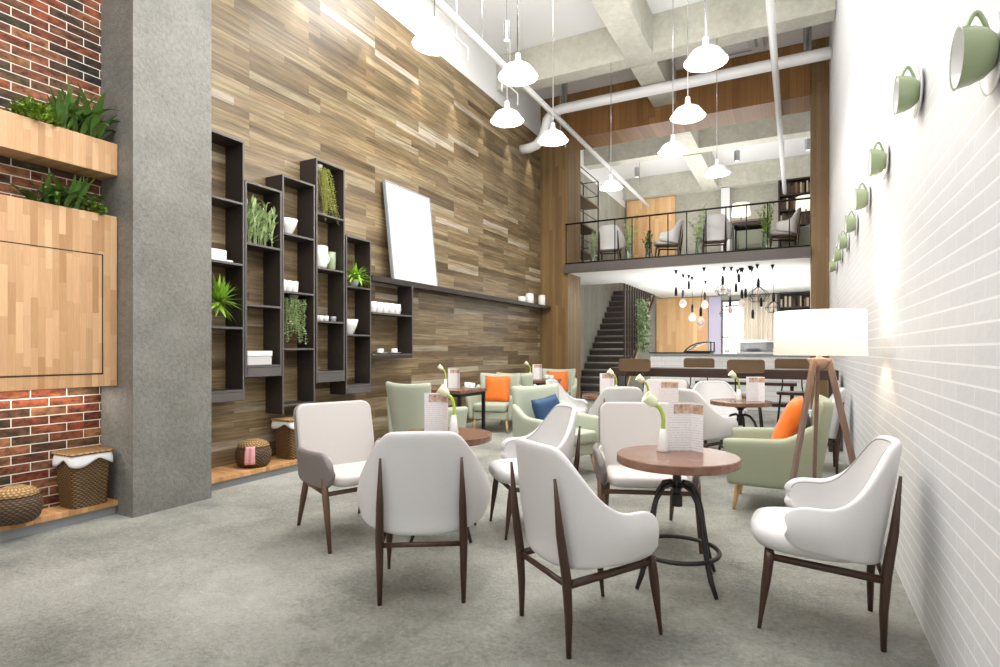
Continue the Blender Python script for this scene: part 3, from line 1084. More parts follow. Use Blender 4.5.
def shell_point(u, v):
    """u -1..1 from one arm tip round the back to the other; v 0..1 bottom to top"""
    a = abs(u)
    s = 1 if u >= 0 else -1
    if a < 0.62:
        q = a / 0.62
        ang = q * pi / 2
        x = -0.225 + 0.205 * (1 - cos(ang) ** 0.75)
        y = 0.315 * sin(ang) ** 0.95 if ang > 0 else 0
    else:
        q = (a - 0.62) / 0.38
        x = -0.02 + 0.15 * q
        y = 0.315 - 0.02 * q * q
    top = 0.595 + (0.862 - 0.595) * (1 - sm((a - 0.25) / 0.40)) - 0.10 * max(0, a) ** 2 * (a < 0.27) - 0.0073 * (a >= 0.27)
    bot = 0.335 + 0.07 * sm((a - .1) / 0.7)
    if a > 0.74:
        q = (a - 0.74) / 0.26
        rr = max(0.0, 1 - q ** 2.8) ** .5
        mid = (top + bot) / 2
        top = mid + (top - mid) * (0.30 + 0.70 * rr)
        bot = mid + (bot - mid) * (0.30 + 0.70 * rr)
    z = bot + (top - bot) * v
    k = sm((z - 0.50) / 0.42)
    yy = y * (1 - 0.22 * k)
    if z < 0.5: yy *= 1 - 0.11 * (min(1, (0.5 - z) / 0.16)) ** 2
    bulge = 0.018 * sin(v * pi) * sm((a - .5) / .2)
    xx = x - 0.075 * max(0, (z - 0.42)) / 0.44 * (1 - sm((a - 0.5) / 0.3))
    return Vector((xx, s * (yy + bulge), z))


def make_shell_chair(label, m_in='uph_white'):
    e = empty('shell_chair', (0, 0, 0), 0, label, 'chair')
    b = B()
    grid(b, lambda u, v: shell_point(sin((u - .5) * pi * .90) / sin(.45 * pi), v), 49, 11)
    o = obj('backrest', b, M[m_in], e, smooth=True, solid=0.04, soff=0, sub=2)
    # piping round the rim
    rim = []
    for i in range(61):
        uu = sin((i / 60 - .5) * pi * .86) / sin(.43 * pi) * .985
        p = shell_point(uu, .955)
        n = (shell_point(min(1, uu + .01), .955) - shell_point(max(-1, uu - .01), .955)).cross(shell_point(uu, .955) - shell_point(uu, .90)).normalized()
        if n.dot(Vector((0.05 - p.x, -p.y, 0))) < 0: n = -n
        rim.append(p + n * .0195)
    bmp = tube(B(), rim, 0.0028, 6)
    obj('piping', bmp, M['piping'], o, smooth=True)
    # seat: cushion, rounded plan
    b = B()
    def plan(u):
        a = u * 2 * pi
        c_, s_ = cos(a), sin(a)
        rx = 0.27 if c_ > 0 else 0.20
        ry = 0.265
        n_ = 3.0
        r = (abs(c_) ** n_ + abs(s_) ** n_) ** (-1 / n_)
        return 0.02 + rx * r * c_, ry * r * s_ * (1 - 0.10 * (c_ < 0) * abs(c_))
    prof = [(0.0, .345), (.75, .345), (.93, .352), (1.0, .38), (1.0, .41), (.95, .435), (.8, .448), (.4, .452), (.0, .452)]
    rings = []
    for s, z in prof:
        if s == 0:
            rings.append([b.verts.new((0.02, 0, z))]); continue
        rings.append([b.verts.new((0.02 + (plan(i / 40)[0] - .02) * s, plan(i / 40)[1] * s, z + 0.012 * ((plan(i / 40)[0]) * s / .29))) for i in range(40)])
    for A, C in zip(rings, rings[1:]):
        for i in range(40):
            j = (i + 1) % 40
            if len(A) == 1: b.faces.new((A[0], C[j], C[i]))
            elif len(C) == 1: b.faces.new((A[i], A[j], C[0]))
            else: b.faces.new((A[i], A[j], C[j], C[i]))
    obj('seat', b, M[m_in], e, smooth=True)
    for s in (-1, 1):
        b = B()
        P = [(-0.225, s * .205, 0.0), (-0.225, s * .205, .16), (-0.235, s * .205, 0.32), (-.262, s * .20, .50), (-0.285, s * .195, 0.73)]
        tube(b, P, [.011, .017, .021, .018, .006], 10)
        obj('leg', b, M['walnut'], e, smooth=True)
        b = spindle(B(), (0.245, s * .215, 0), (0.20, s * .205, .345), .009, .021, .020, .75)
        obj('leg', b, M['walnut'], e, smooth=True)
    b = B()
    for s in (-1, 1):
        tube(b, [(0.205, s * .205, .325), (-0.232, s * .205, .295)], [.016, .018], 8)
    tube(b, [(-0.232, -.205, .295), (-0.232, .205, .295)], .013, 8)
    tube(b, [(0.20, -.205, .322), (0.20, .205, .322)], .014, 8)
    obj('seat_rail', b, M['walnut'], e, smooth=True)
    return e


shell = make_shell_chair('white shell chair seen from behind, nearest the round table in the foreground')
index_kids()
D2 = radians
shell.location = (-0.85, 2.48, 0); shell.rotation_euler.z = D2(53)
GRP = None
for (x, y, a, lab) in (
        (0.09, 3.03, 181, 'white shell chair facing left against the white brick wall in the foreground'),
        (-1.757, 2.497, 122, 'white shell chair seen squarely from behind, left of the foreground'),
        (-1.66, 3.66, 222, 'white shell chair between the two front tables, facing left'),
        (-2.62, 7.0, 2, 'white shell chair in the middle distance beside the navy cushion'),
        (-1.76, 6.27, 112, 'white shell chair seen from behind in front of the staircase'),
        (-0.86, 6.22, 50, 'white shell chair with its back turned at the far round table'),
        (-0.88, 7.36, 285, 'white shell chair at the far round table, facing the camera'),
        (0.13, 6.85, 180, 'white shell chair beyond the floor lamp, against the brick wall')):
    copy_tree(shell, (x, y, 0), D2(a), lab)


# ------------------------------------------------------------------ panel armchair
def make_panel_chair(label):
    e = empty('panel_armchair', (0, 0, 0), 0, label, 'armchair')
    # back: rounded panel leaning back, two-tone
    Mb = Matrix.Translation((-0.235, 0, 0.60)) @ Matrix.Rotation(radians(-13), 4, 'Y')
    def panel(w, h, r, x0, x1):
        b = B()
        prism(b, rrect(w, h, r, 8), 'x', x0, x1)
        for v in b.verts: v.co.x += 0.30 * (v.co.y ** 2)
        for v in b.verts: v.co = Mb @ v.co
        return b
    o = obj('backrest', panel(0.57, 0.54, .07, -.01, .03), M['uph_grey'], e, bevel=.018, segs=4, smooth=True)
    obj('back_shell', panel(0.585, 0.555, .075, -.035, -.012), M['uph_taupe'], o, bevel=.012, segs=4, smooth=True)
    b = B()
    prism(b, rrect(0.56, 0.50, .09, 8), 'z', 0.37, 0.44)
    for v in b.verts: v.co.x += 0.09; v.co.z += 0.05 * (v.co.x)
    obj('seat', b, M['uph_grey'], e, bevel=.028, segs=4, smooth=True)
    for s in (-1, 1):
        b = B()
        def arm(u, v):
            x = -0.16 + 0.52 * u
            rr = 1.0
            if u > 0.8: rr = sqrt(max(0.02, 1 - ((u - .8) / .2) ** 2))
            zc = 0.475 + 0.02 * u
            z = zc + (v - .5) * 0.235 * rr
            y = 0.285 + 0.03 * sin(u * pi) + 0.03 * (v - .5)
            return (x, s * y, z)
        grid(b, arm, 14, 7)
        o = obj('armrest', b, M['uph_taupe'], e, smooth=True, solid=0.04, sub=1)
        b = B()
        def arm2(u, v):
            p = arm(u * .93 + .02, .06 + v * .88)
            return (p[0], p[1] - s * 0.024, p[2])
        grid(b, arm2, 12, 6)
        obj('inner_pad', b, M['uph_grey'], o, smooth=True, solid=0.016, sub=1)
        obj('leg', tube(B(), [(0.36, s * .305, 0), (0.29, s * .30, .30), (0.26, s * .30, .44)], [.012, .022, .02], 10), M['brown_leg'], e, smooth=True)
        obj('leg', tube(B(), [(-0.33, s * .235, 0), (-0.24, s * .235, .22), (-0.19, s * .23, .36)], [.012, .022, .022], 10), M['brown_leg'], e, smooth=True)
    b = B()
    for s in (-1, 1): tube(b, [(0.28, s * .29, .345), (-.2, s * .235, .335)], .015, 8)
    tube(b, [(0.28, -.29, .345), (0.28, .29, .345)], .015, 8)
    tube(b, [(-0.2, -.235, .335), (-0.2, .235, .335)], .015, 8)
    obj('seat_rail', b, M['brown_leg'], e, smooth=True)
    return e


pc = make_panel_chair('light grey armchair with taupe arms and splayed wooden legs, far left of the foreground')
index_kids()
pc.location = (-2.76, 3.03, 0); pc.rotation_euler.z = D2(338)
copy_tree(pc, (-0.93, 3.90, 0), D2(290), 'light grey armchair behind the round table in the foreground, facing the camera')
copy_tree(pc, (-1.55, 7.30, 0), D2(262), 'light grey armchair between the staircase and the far round table')


# ------------------------------------------------------------------ green armchair
def make_green(label, mat):
    e = empty('green_armchair', (0, 0, 0), 0, label, 'armchair')
    # back shell with flared wings
    b = B()
    def back(u, v):
        y = (u - .5) * 2
        z = 0.20 + 0.69 * v
        w = 0.29 + 0.055 * v * v
        dip = 0.022 * (1 - abs(y) ** 2) * v
        x = -0.28 - 0.10 * v + 0.075 * abs(y) ** 3
        return (x, y * w, z - dip)
    grid(b, back, 17, 9)
    obj('backrest', b, mat, e, smooth=True, solid=0.075, sub=1)
    for s in (-1, 1):
        b = B()
        def arm(u, v):
            x = -0.30 + 0.63 * u
            top = 0.60 - 0.03 * u + 0.12 * (1 - sm(u / .35))
            bot = 0.20
            z = bot + (top - bot) * v
            y = 0.30 + 0.045 * v + 0.012 * sin(u * pi)
            x2 = x + 0.03 * v * u
            return (x2, s * y, z)
        grid(b, arm, 11, 7)
        obj('armrest', b, mat, e, smooth=True, solid=0.075, sub=1)
    obj('seat_base', box(B(), -.27, .29, -.265, .265, .20, .32), mat, e, bevel=.02, segs=3)
    b = B()
    prism(b, rrect(0.58, 0.52, .06, 6), 'z', 0.325, 0.44)
    for v in b.verts: v.co.x += 0.035
    obj('seat_cushion', b, mat, e, bevel=.03, segs=4, smooth=True)
    for s in (-1, 1):
        for fx in (0.25, -0.25):
            obj('leg', tube(B(), [(fx * 1.12, s * .27, 0), (fx, s * .245, .20)], [.012, .024], 10), M['oak_leg'], e, smooth=True)
    return e


def cushion(loc, rx, rz, w, label, mat, tilt=18, h=None):
    b = B()
    h = h or w
    for sgn in (-1, 1):
        def fn(u, v):
            x, y = (u - .5) * 2, (v - .5) * 2
            th = 0.075 * (max(0, (1 - x ** 4)) * max(0, (1 - y ** 4))) ** 0.5 * sgn
            pin = 1 - 0.07 * (1 - abs(x * y))
            return (th, x * w / 2 * pin, y * h / 2 * pin)
        grid(b, fn, 13, 13)
    bmesh.ops.remove_doubles(b, verts=b.verts, dist=1e-4)
    o = obj('cushion', b, mat, smooth=True)
    o.location = loc
    o.rotation_euler = (radians(rx), radians(-tilt), rz)
    return setp(o, label, 'cushion')


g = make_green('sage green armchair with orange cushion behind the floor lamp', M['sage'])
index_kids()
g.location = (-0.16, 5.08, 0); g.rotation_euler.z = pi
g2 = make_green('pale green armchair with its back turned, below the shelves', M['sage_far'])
index_kids()
g2.location = (-3.93, 5.62, 0); g2.rotation_euler.z = D2(84)
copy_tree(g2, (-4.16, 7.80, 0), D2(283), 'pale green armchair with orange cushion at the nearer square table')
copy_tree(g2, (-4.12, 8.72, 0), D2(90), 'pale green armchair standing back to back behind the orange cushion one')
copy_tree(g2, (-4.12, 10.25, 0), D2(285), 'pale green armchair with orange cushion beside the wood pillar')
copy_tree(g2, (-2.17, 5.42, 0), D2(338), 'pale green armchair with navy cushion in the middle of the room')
a = D2(283)
cushion((-4.16 - .13 * cos(a), 7.80 - .13 * sin(a), 0.635), 0, a, .42, 'orange cushion in the nearer pale green armchair', M['orange'], 14)
a = D2(285)
cushion((-4.12 - .13 * cos(a), 10.25 - .13 * sin(a), 0.635), 0, a, .42, 'orange cushion in the far armchair beside the wood pillar', M['orange'], 14)
a = D2(338)
cushion((-2.17 - .13 * cos(a), 5.42 - .13 * sin(a), 0.60), 8, a, .38, 'navy blue cushion in the pale green armchair', M['navy'], 16, h=.34)
cushion((-0.06, 5.02, 0.665), 0, pi, .47, 'orange cushion in the sage armchair behind the floor lamp', M['orange'], 24)
cushion((0.0, 5.25, 0.62), 0, pi, .34, 'slate grey cushion behind the orange one in the sage armchair', M['slate_cloth'], 14)


# ------------------------------------------------------------------ round tables
def make_table(label):
    e = empty('round_table', (0, 0, 0), 0, label, 'table')
    obj('tabletop', lathe(B(), [(.315, .625), (.32, .63), (.32, .665), (.315, .67)], 64), M['table_wood'], e)
    b = lathe(B(), [(.028, .40), (.028, .46), (.02, .47), (.02, .56), (.035, .565), (.035, .58), (.07, .60), (.09, .624)], 20)
    for i in range(7):
        lathe(b, [(.024, .475 + i * .012), (.024, .481 + i * .012)], 16)
    obj('post', b, M['iron'], e, smooth=False)
    pl = [(0.0, .50), (.05, .52), (.10, .505), (.145, .45), (.175, .36), (.195, .25), (.215, .16), (.24, .08), (.275, 0.008)]
    for k in range(4):
        a = pi / 4 + k * pi / 2 + .15
        obj('leg', tube(B(), [(r * cos(a), r * sin(a), z) for r, z in pl], [.014] * 8 + [.010], 10), M['iron'], e, smooth=True)
    obj('ring', tube(B(), [(.215 * cos(t * pi / 20), .215 * sin(t * pi / 20), .17) for t in range(40)], .012, 8, closed=True), M['iron'], e, smooth=True)
    return e


rt1 = make_table('round wooden cafe table on a black iron base in the foreground')
index_kids()
rt1.location = (-0.575, 3.17, 0)
rt1.scale = (1, 1, 1.022)
TABS = {'fg': (-0.575, 3.15), 'l': (-2.12, 3.25), 'far': (-0.56, 6.87), 'st': (-2.12, 7.0), 'mid': (-1.23, 5.50)}
copy_tree(rt1, (*TABS['l'], 0), .3, 'round wooden table mostly hidden behind the left white shell chair')
copy_tree(rt1, (*TABS['far'], 0), .5, 'round wooden table in the distance left of the floor lamp')
copy_tree(rt1, (*TABS['st'], 0), .2, 'round wooden table in front of the staircase')
copy_tree(rt1, (*TABS['mid'], 0), .8, 'round wooden table hidden behind the grey armchair facing the camera')


def make_menu(label):
    e = empty('menu_card', (0, 0, 0), 0, label, 'menu')
    b = B()
    box(b, -.075, .075, -.001, .001, 0, .255)
    obj('front_page', b, M['menu'], e)
    b = B()
    box(b, 0, .10, -.001, .001, 0, .255, M=Matrix.Translation((.076, 0, 0)) @ Matrix.Rotation(radians(-62), 4, 'Z'))
    obj('side_page', b, M['menu'], e)
    return e


def make_vase(label):
    e = empty('bud_vase', (0, 0, 0), 0, label, 'vase')
    obj('vase_body', lathe(B(), [(.034, 0), (.035, .004), (.025, .06), (.015, .125), (.012, .125), (.010, .08)], 20), M['ceramic'], e, smooth=True)
    st_ = [(0, 0, .06), (.0, 0, .12), (.004, 0, .17), (-.004, 0, .215), (-.02, 0, .245), (-.045, 0, .262)]
    o = obj('flower', tube(B(), st_, [.009, .010, .011, .011, .012, .015], 8), M['stem_lime'], e, smooth=True)
    Mf = Matrix.Translation((-.035, 0, .258)) @ Matrix.Rotation(radians(-52), 4, 'Y')
    b = lathe(B(), [(.012, 0), (.024, .012), (.032, .035), (.030, .055), (.038, .078), (.032, .072), (.018, .03)], 16, M=Mf, cap1=True)
    obj('bloom', b, M['bloom'], o, smooth=True)
    return e


mn = make_menu('folded menu card standing on the foreground round table')
vs = make_vase('white bud vase with lime lily on the foreground round table')
index_kids()
Zt = 0.6855
mn.scale = (.85, .85, 1.06)
mn.location = (-0.585, 3.30, Zt); mn.rotation_euler.z = TH + .05
vs.location = (-0.665, 3.24, Zt); vs.rotation_euler.z = TH
for key, name, mo, vo in (('l', 'the round table at the left', (-.09, .0), (.06, .02)),
                          ('far', 'the far round table by the floor lamp', (.12, -.02), (-.02, .06)),
                          ('st', 'the round table before the staircase', (-.03, -.02), (.10, .03)),
                          ('mid', 'the round table hidden behind the grey armchair', (.12, .0), (-.04, .0))):
    x, y = TABS[key]
    copy_tree(mn, (x + mo[0], y + mo[1], Zt), TH, 'folded menu card standing on ' + name)
    copy_tree(vs, (x + vo[0], y + vo[1], Zt), TH, 'white bud vase with lily on ' + name)


# square tables
def make_square(label):
    e = empty('square_table', (0, 0, 0), 0, label, 'table')
    obj('tabletop', box(B(), -.36, .36, -.36, .36, .675, .72), M['table_wood'], e, bevel=.006)
    for sx in (-1, 1):
        for sy in (-1, 1):
            obj('leg', box(B(), sx * .32 - .02, sx * .32 + .02, sy * .32 - .02, sy * .32 + .02, 0, .674), M['black_metal'], e)
    b = B()
    for s in (-1, 1):
        box(b, -.30, .30, s * .32 - .012, s * .32 + .012, .63, .674)
        box(b, s * .32 - .012, s * .32 + .012, -.30, .30, .63, .674)
    obj('apron', b, M['black_metal'], e)
    return e


sq = make_square('square dark table by the plank wall, between green armchairs')
index_kids()
sq.location = (-4.22, 6.65, 0)
copy_tree(sq, (-4.2, 9.45, 0), 0, 'square dark table by the plank wall, the farther of two')
for (x, y), nm in (((-4.22, 6.65), 'nearer'), ((-4.2, 9.45), 'farther')):
    copy_tree(mn, (x - .02, y + .05, .7205), TH, 'menu card standing on the %s square table' % nm)
    copy_tree(vs, (x - .12, y + .02, .7205), TH, 'white bud vase with flower on the %s square table' % nm)
    for i, (dx, dy) in enumerate(((.12, .22), (.26, .10))):
        mug('white_cup', (x + dx, y + dy, .7295), .045, .065, '%s white cup on the %s square table' % (('left', 'right')[i], nm), rz=1.2)
        s = obj('saucer', lathe(B(), [(0.04, 0), (0.075, 0.008), (.078, .010), (0.07, 0.009), (0.03, 0.008)], 20), M['ceramic'], smooth=True)
        s.location = (x + dx, y + dy, .7205)
        setp(s, 'saucer under the %s white cup on the %s square table' % (('left', 'right')[i], nm), 'saucer')


# ------------------------------------------------------------------ floor lamp
e = empty('floor_lamp', (0.13, 4.33, 0), 0, 'tripod floor lamp with wide cream drum shade by the brick wall', 'lamp')
b = lathe(B(), [(.27, 1.215), (.265, 1.505)], 56, cap0=False, cap1=False)
obj('lamp_shade', b, M['lampshade'], e, smooth=True, solid=.006)
for i, (dx, dy) in enumerate(((-.22, -.33), (-.03, .36), (.30, -.04))):
    L = sqrt(dx * dx + dy * dy)
    P0 = Vector((dx, dy, 0)); P1 = Vector((dx / L * .055, dy / L * .055, 1.19))
    d = (P1 - P0)
    side = Vector((-dy / L, dx / L, 0))
    nrm = side.cross(d.normalized())
    b = B()
    vsx = []
    for t in (0, 1):
        for a_, c_ in ((-.012, -.020), (.012, -.020), (.012, .020), (-.012, .020)):
            vsx.append(b.verts.new(P0 + d * t + side * a_ + nrm * c_))
    for f in ((3, 2, 1, 0), (4, 5, 6, 7), (0, 1, 5, 4), (1, 2, 6, 5), (2, 3, 7, 6), (3, 0, 4, 7)):
        b.faces.new([vsx[q] for q in f])
    obj('leg', b, M['ash_leg'], e, bevel=.003)
obj('collar', lathe(B(), [(.035, 1.12), (.04, 1.13), (.075, 1.192), (.03, 1.198), (.018, 1.2), (.018, 1.26)], 20), M['ash_leg'], e, smooth=True)
obj('bulb', lathe(B(), [(.015, 1.26), (.035, 1.31), (.035, 1.35), (.01, 1.38)], 14), M['bulb'], e, smooth=True)
light('POINT', (0.13, 4.33, 1.40), 10, (1, .88, .7), 0.05)


# ------------------------------------------------------------------ wall cups
def make_wall_cup(label):
    e = empty('wall_cup', (0, 0, 0), 0, label, 'cup', None)
    R = Matrix.Rotation(radians(-90), 4, 'Y')       # +z -> -x
    s = lathe(B(), [(.03, .0), (.07, .004), (.105, .018), (.108, .024), (.10, .024), (.06, .010)], 40, M=R)
    obj('saucer', s, M['ceramic'], e, smooth=True)
    r, h = .078, .115
    b = lathe(B(), [(.035, .012), (.046, .018), (.062, .04), (.073, .075), (r, h), (r + .003, h + .004), (r - .004, h + .003)], 40, M=R, cap1=False)
    o = obj('cup_body', b, M['ceramic_green'], e, smooth=True)
    b = lathe(B(), [(r - .004, h + .002), (.066, .07), (.05, .04), (.02, .03)], 40, M=R, cap0=False)
    obj('cup_inside', b, M['ceramic'], o, smooth=True)
    pts = []
    for i in range(13):
        t = i / 12
        pts.append((-(.095 - .065 * t), 0, .066 + .052 * sin(pi * t) - .012 * t))
    obj('handle', tube(B(), pts, .0075, 8), M['ceramic_green'], e, smooth=True)
    return e


wc = make_wall_cup('green cup on a white saucer mounted on the brick wall, lowest and nearest the camera')
index_kids()
wc.location = (XR - .002, 2.04, 2.08)
wc.scale = (.8, 1.06, 1.06)
names = ['second', 'third', 'fourth', 'fifth', 'sixth', 'seventh', 'eighth']
for i, y in enumerate((3.16, 4.22, 5.2, 6.2, 7.2, 8.15, 9.2)):
    copy_tree(wc, (XR - .002, y, 2.42), 0, 'green cup mounted on the white brick wall, %s from the camera' % names[i])


# ------------------------------------------------------------------ pendants
def make_pendant(label):
    e = empty('pendant_lamp', (0, 0, 0), 0, label, 'pendant lamp', None)
    b = lathe(B(), [(.020, .235), (.026, .23), (.03, .19), (.036, .145), (.05, .135), (.085, .122), (.135, .095), (.165, .055),
                    (.195, .015), (.202, .0)], 40, cap1=False)
    obj('shade', b, M['white_metal'], e, smooth=True)
    b = lathe(B(), [(.199, .001), (.190, .018), (.160, .053), (.128, .086), (.06, .11)], 40, cap0=False)
    obj('reflector', b, M['lamp_inner'], e, smooth=True)
    obj('rim', tube(B(), [(.2025 * cos(t * pi / 20), .2025 * sin(t * pi / 20), 0) for t in range(40)], .004, 6, closed=True), M['chrome'], e, smooth=True)
    obj('bulb', lathe(B(), [(.01, .09), (.03, .07), (.034, .045), (.012, .022)], 16), M['bulb'], e, smooth=True)
    return e


PEND = [(434.5, 44), (518, 77), (507, 121), (553, 141), (705.8, 62), (687.8, 117), (673, 152), (716.9, 174), (611, 188)]
PL = ['white barn pendant lamp, nearest at the upper left', 'white barn pendant lamp, second in the left row on a thick rod',
      'white barn pendant lamp hanging lowest in the left row, over the plank wall', 'white barn pendant lamp in front of the left wood pillar',
      'largest white barn pendant lamp in the right row, top centre right', 'white barn pendant lamp in front of the wood fascia, right row',
      'white barn pendant lamp third in the right row, below the fascia', 'white barn pendant lamp farthest in the right row over the railing',
      'smallest white barn pendant lamp, just right of the left wood pillar']
pd = make_pendant(PL[0])
index_kids()
for i, (px, py) in enumerate(PEND):
    x, y = on_floor(px, py, 4.0)
    if i == 0:
        pd.location = (x, y, 4.0); root = pd
    else:
        root = copy_tree(pd, (x, y, 4.0), 0, PL[i])
    zc = 6.1 if -2.54 < x < -2.1 else 6.75
    if 9.42 < y < 9.75: zc = 6.12
    thick = .012 if i in (1, 4) else .005
    obj('cord', tube(B(), [(0, 0, .235), (0, 0, zc - 4.0 - .004)], thick, 8), M['chrome'], root, smooth=True)
    light('POINT', (x, y, 3.99), 24, (1, .96, .90), 0.05)
# rows carry on behind and beside the camera
for (x, y) in ((-3.0, 2.2), (-2.9, 0.3), (-1.1, 4.3), (-1.2, 2.6), (-1.3, 0.8)):
    light('POINT', (x, y, 3.99), 38, (1, .97, .93), 0.05)

# cylinder spotlights
def cyl_spot(loc, zc, label, r=.05, h=.18):
    e = empty('ceiling_spotlight', loc, 0, label, 'spotlight')
    obj('housing', lathe(B(), [(r, 0), (r, h)], 24), M['chrome'], e, smooth=False)
    obj('lens', lathe(B(), [(r * .8, -.004), (r * .8, -.001)], 20), M['lamp_inner'], e)
    obj('rod', tube(B(), [(0, 0, h), (0, 0, zc - loc[2] - .003)], .006, 8), M['chrome'], e, smooth=True)


x, y = on_floor(507, 40, 4.75)
cyl_spot((x, y, 4.75), 6.75, 'cylindrical metal spotlight on a rod above the left pendant lamps', .042, .2)
for px, py, lab in ((637, 177, 'small grey cylinder spotlight, left of two below the mezzanine ceiling'),
                    (737, 161, 'small grey cylinder spotlight, middle of the mezzanine ceiling'),
                    (808, 150, 'small grey cylinder spotlight beside the right wood pillar')):
    x, y = on_floor(px, py, 6.2)
    cyl_spot((x, min(y, 18), 6.2), 6.75, lab, .07, .26)

# ------------------------------------------------------------------ pipes
cp = [(XR - .01, 10.5, 6.0)]
xx = 0.2
while xx > -4.1:
    cp.append((xx, 10.5, 6.0)); xx -= .5
cp += [(-4.12, 10.5, 6.0), (-4.3, 10.5, 5.96), (-4.42, 10.5, 5.83), (-4.46, 10.5, 5.66), (-4.52, 10.5, 5.5), (-4.65, 10.5, 5.38), (-4.82, 10.5, 5.34), (-4.995, 10.5, 5.34)]
e = empty('duct', (0, 0, 0), 0, 'wide white duct crossing the hall in front of the wood fascia', 'duct')
obj('duct_run', tube(B(), cp, .095, 20), M['pipe_white'], e, smooth=True)
for x in (-4.05, 0.15):
    obj('hanger', lathe(B(), [(.06, 6.09), (.06, 6.745)], 20, c=(x, 10.5, 0)), M['chrome'], e)
for xx, zz, y1, lab in ((-4.05, 5.68, 17.6, 'long white pipe running the length of the hall on the left'),
                        (-0.30, 5.60, 17.6, 'long white pipe running the length of the hall on the right')):
    e = empty('pipe', (0, 0, 0), 0, lab, 'pipe')
    obj('pipe_run', tube(B(), [(xx, -2.5, zz), (xx, y1, zz)], .05, 14), M['pipe_white'], e, smooth=True)
    for y in (0.0, 3.8, 7.2, 13.5, 16.5):
        obj('hanger', tube(B(), [(xx, y, zz + .05), (xx, y, 6.745)], .008, 6), M['chrome'], e, smooth=True)
for (y, lab) in ((6.9, 'nearest'), (8.6, 'middle'), (10.9, 'farthest')):
    e = setp(obj('rail_hook', tube(B(), [(-4.3, y - .3, 5.50), (-4.3, y - .3, 5.70), (-4.3, y + .3, 5.70), (-4.3, y + .3, 5.50)], .014, 8),
                 M['pipe_white'], smooth=True), 'thin white bent rail below the left pipe, %s of three' % lab, 'rail')
    box_ = tube(B(), [(-4.3, y, 5.70), (-4.3, y, 6.745)], .006, 6)
    obj('hanger', box_, M['pipe_white'], e, smooth=True)


# AC cassettes
def cassette(x, y, s, z, label):
    e = empty('air_conditioner', (x, y, z), 0, label, 'air conditioner')
    b = prism(B(), rrect(s, s, .05, 5), 'z', 0, .06)
    obj('panel', b, M['white_metal'], e, bevel=.01)
    obj('grille', prism(B(), rrect(s * .5, s * .5, .02, 4), 'z', -.012, -.001), M['white_paint'], e)
    b = B()
    for k in range(4):
        Mr = Matrix.Rotation(k * pi / 2, 4, 'Z')
        box(b, -s * .3, s * .3, s * .36, s * .41, -.004, -.001, M=Mr)
    obj('vent', b, M['plinth_grey'], e)
    obj('casing', box(B(), -s * .42, s * .42, -s * .42, s * .42, .0601, 6.745 - z), M['white_paint'], e)


cassette(-0.95, 8.3, .95, 6.62, 'square white ceiling air conditioner nearest the camera, before the concrete beam')
cassette(-1.0, 10.75, .95, 6.62, 'square white ceiling air conditioner behind the concrete beam, above the duct')

# ------------------------------------------------------------------ bar table + stools
e = empty('bar_table', (-0.97, 8.3, 0), 0, 'long dark brown bar table crossing the hall before the counter', 'table')
obj('tabletop', box(B(), -1.42, 1.42, -.28, .28, .88, 1.0), M['bar_wood'], e, bevel=.006)
for s in (-1, 1):
    obj('leg', box(B(), s * 1.36 - .045, s * 1.36 + .045, -.24, .24, 0, .879), M['bar_wood'], e)


def make_stool(label):
    e = empty('bar_stool', (0, 0, 0), 0, label, 'stool')
    obj('seat', prism(B(), rrect(.36, .38, .08, 6), 'z', .64, .68), M['stool_wood'], e, bevel=.012)
    b = prism(B(), rrect(.44, .17, .04, 6), 'x', -.20, -.18)
    for v in b.verts: v.co.z += 1.045; v.co.x += .35 * v.co.y ** 2
    obj('backrest', b, M['stool_wood'], e, bevel=.006)
    for sx in (-1, 1):
        for sy in (-1, 1):
            obj('leg', tube(B(), [(sx * .20, sy * .2, 0), (sx * .13, sy * .14, .64)], .011, 8), M['black_metal'], e, smooth=True)
    b = B()
    for s in (-1, 1):
        tube(b, [(-.13, s * .14, .635), (-.165, s * .12, .75), (-.175, s * .12, 1.02)], .009, 8)
        tube(b, [(-.18, s * .18, .22), (.18, s * .18, .22)], .008, 8)
        tube(b, [(s * .18, -.18, .22), (s * .18, .18, .22)], .008, 8)
    obj('frame', b, M['black_metal'], e, smooth=True)
    return e


sto = make_stool('brown bar stool at the left end of the bar table, before the stairs')
index_kids()
sto.location = (-1.97, 7.92, 0); sto.rotation_euler.z = pi / 2
copy_tree(sto, (-0.57, 7.92, 0), pi / 2, 'brown bar stool at the middle of the bar table, near side')
copy_tree(sto, (-1.30, 8.75, 0), -pi / 2, 'brown bar stool on the far side of the bar table, left one')
copy_tree(sto, (-0.06, 8.75, 0), -pi / 2, 'brown bar stool on the far side of the bar table, beside the lamp')

# low dark table and bench beyond the bar table
e = empty('dining_table', (-0.75, 10.2, 0), 0, 'low dark table between the bar table and the white counter', 'table')
obj('tabletop', box(B(), -.75, .75, -.35, .35, .69, .74), M['bar_wood'], e, bevel=.005)
for sx in (-1, 1):
    for sy in (-1, 1):
        obj('leg', box(B(), sx * .68 - .025, sx * .68 + .025, sy * .28 - .025, sy * .28 + .025, 0, .689), M['black_metal'], e)
e = empty('bench', (-0.6, 9.45, 0), 0, 'dark bench beside the low table behind the bar table', 'bench')
obj('seat', box(B(), -.62, .62, -.15, .15, .41, .46), M['bar_wood'], e, bevel=.005)
for sx in (-1, 1):
    obj('leg', box(B(), sx * .52 - .02, sx * .52 + .02, -.12, .12, 0, .409), M['black_metal'], e)

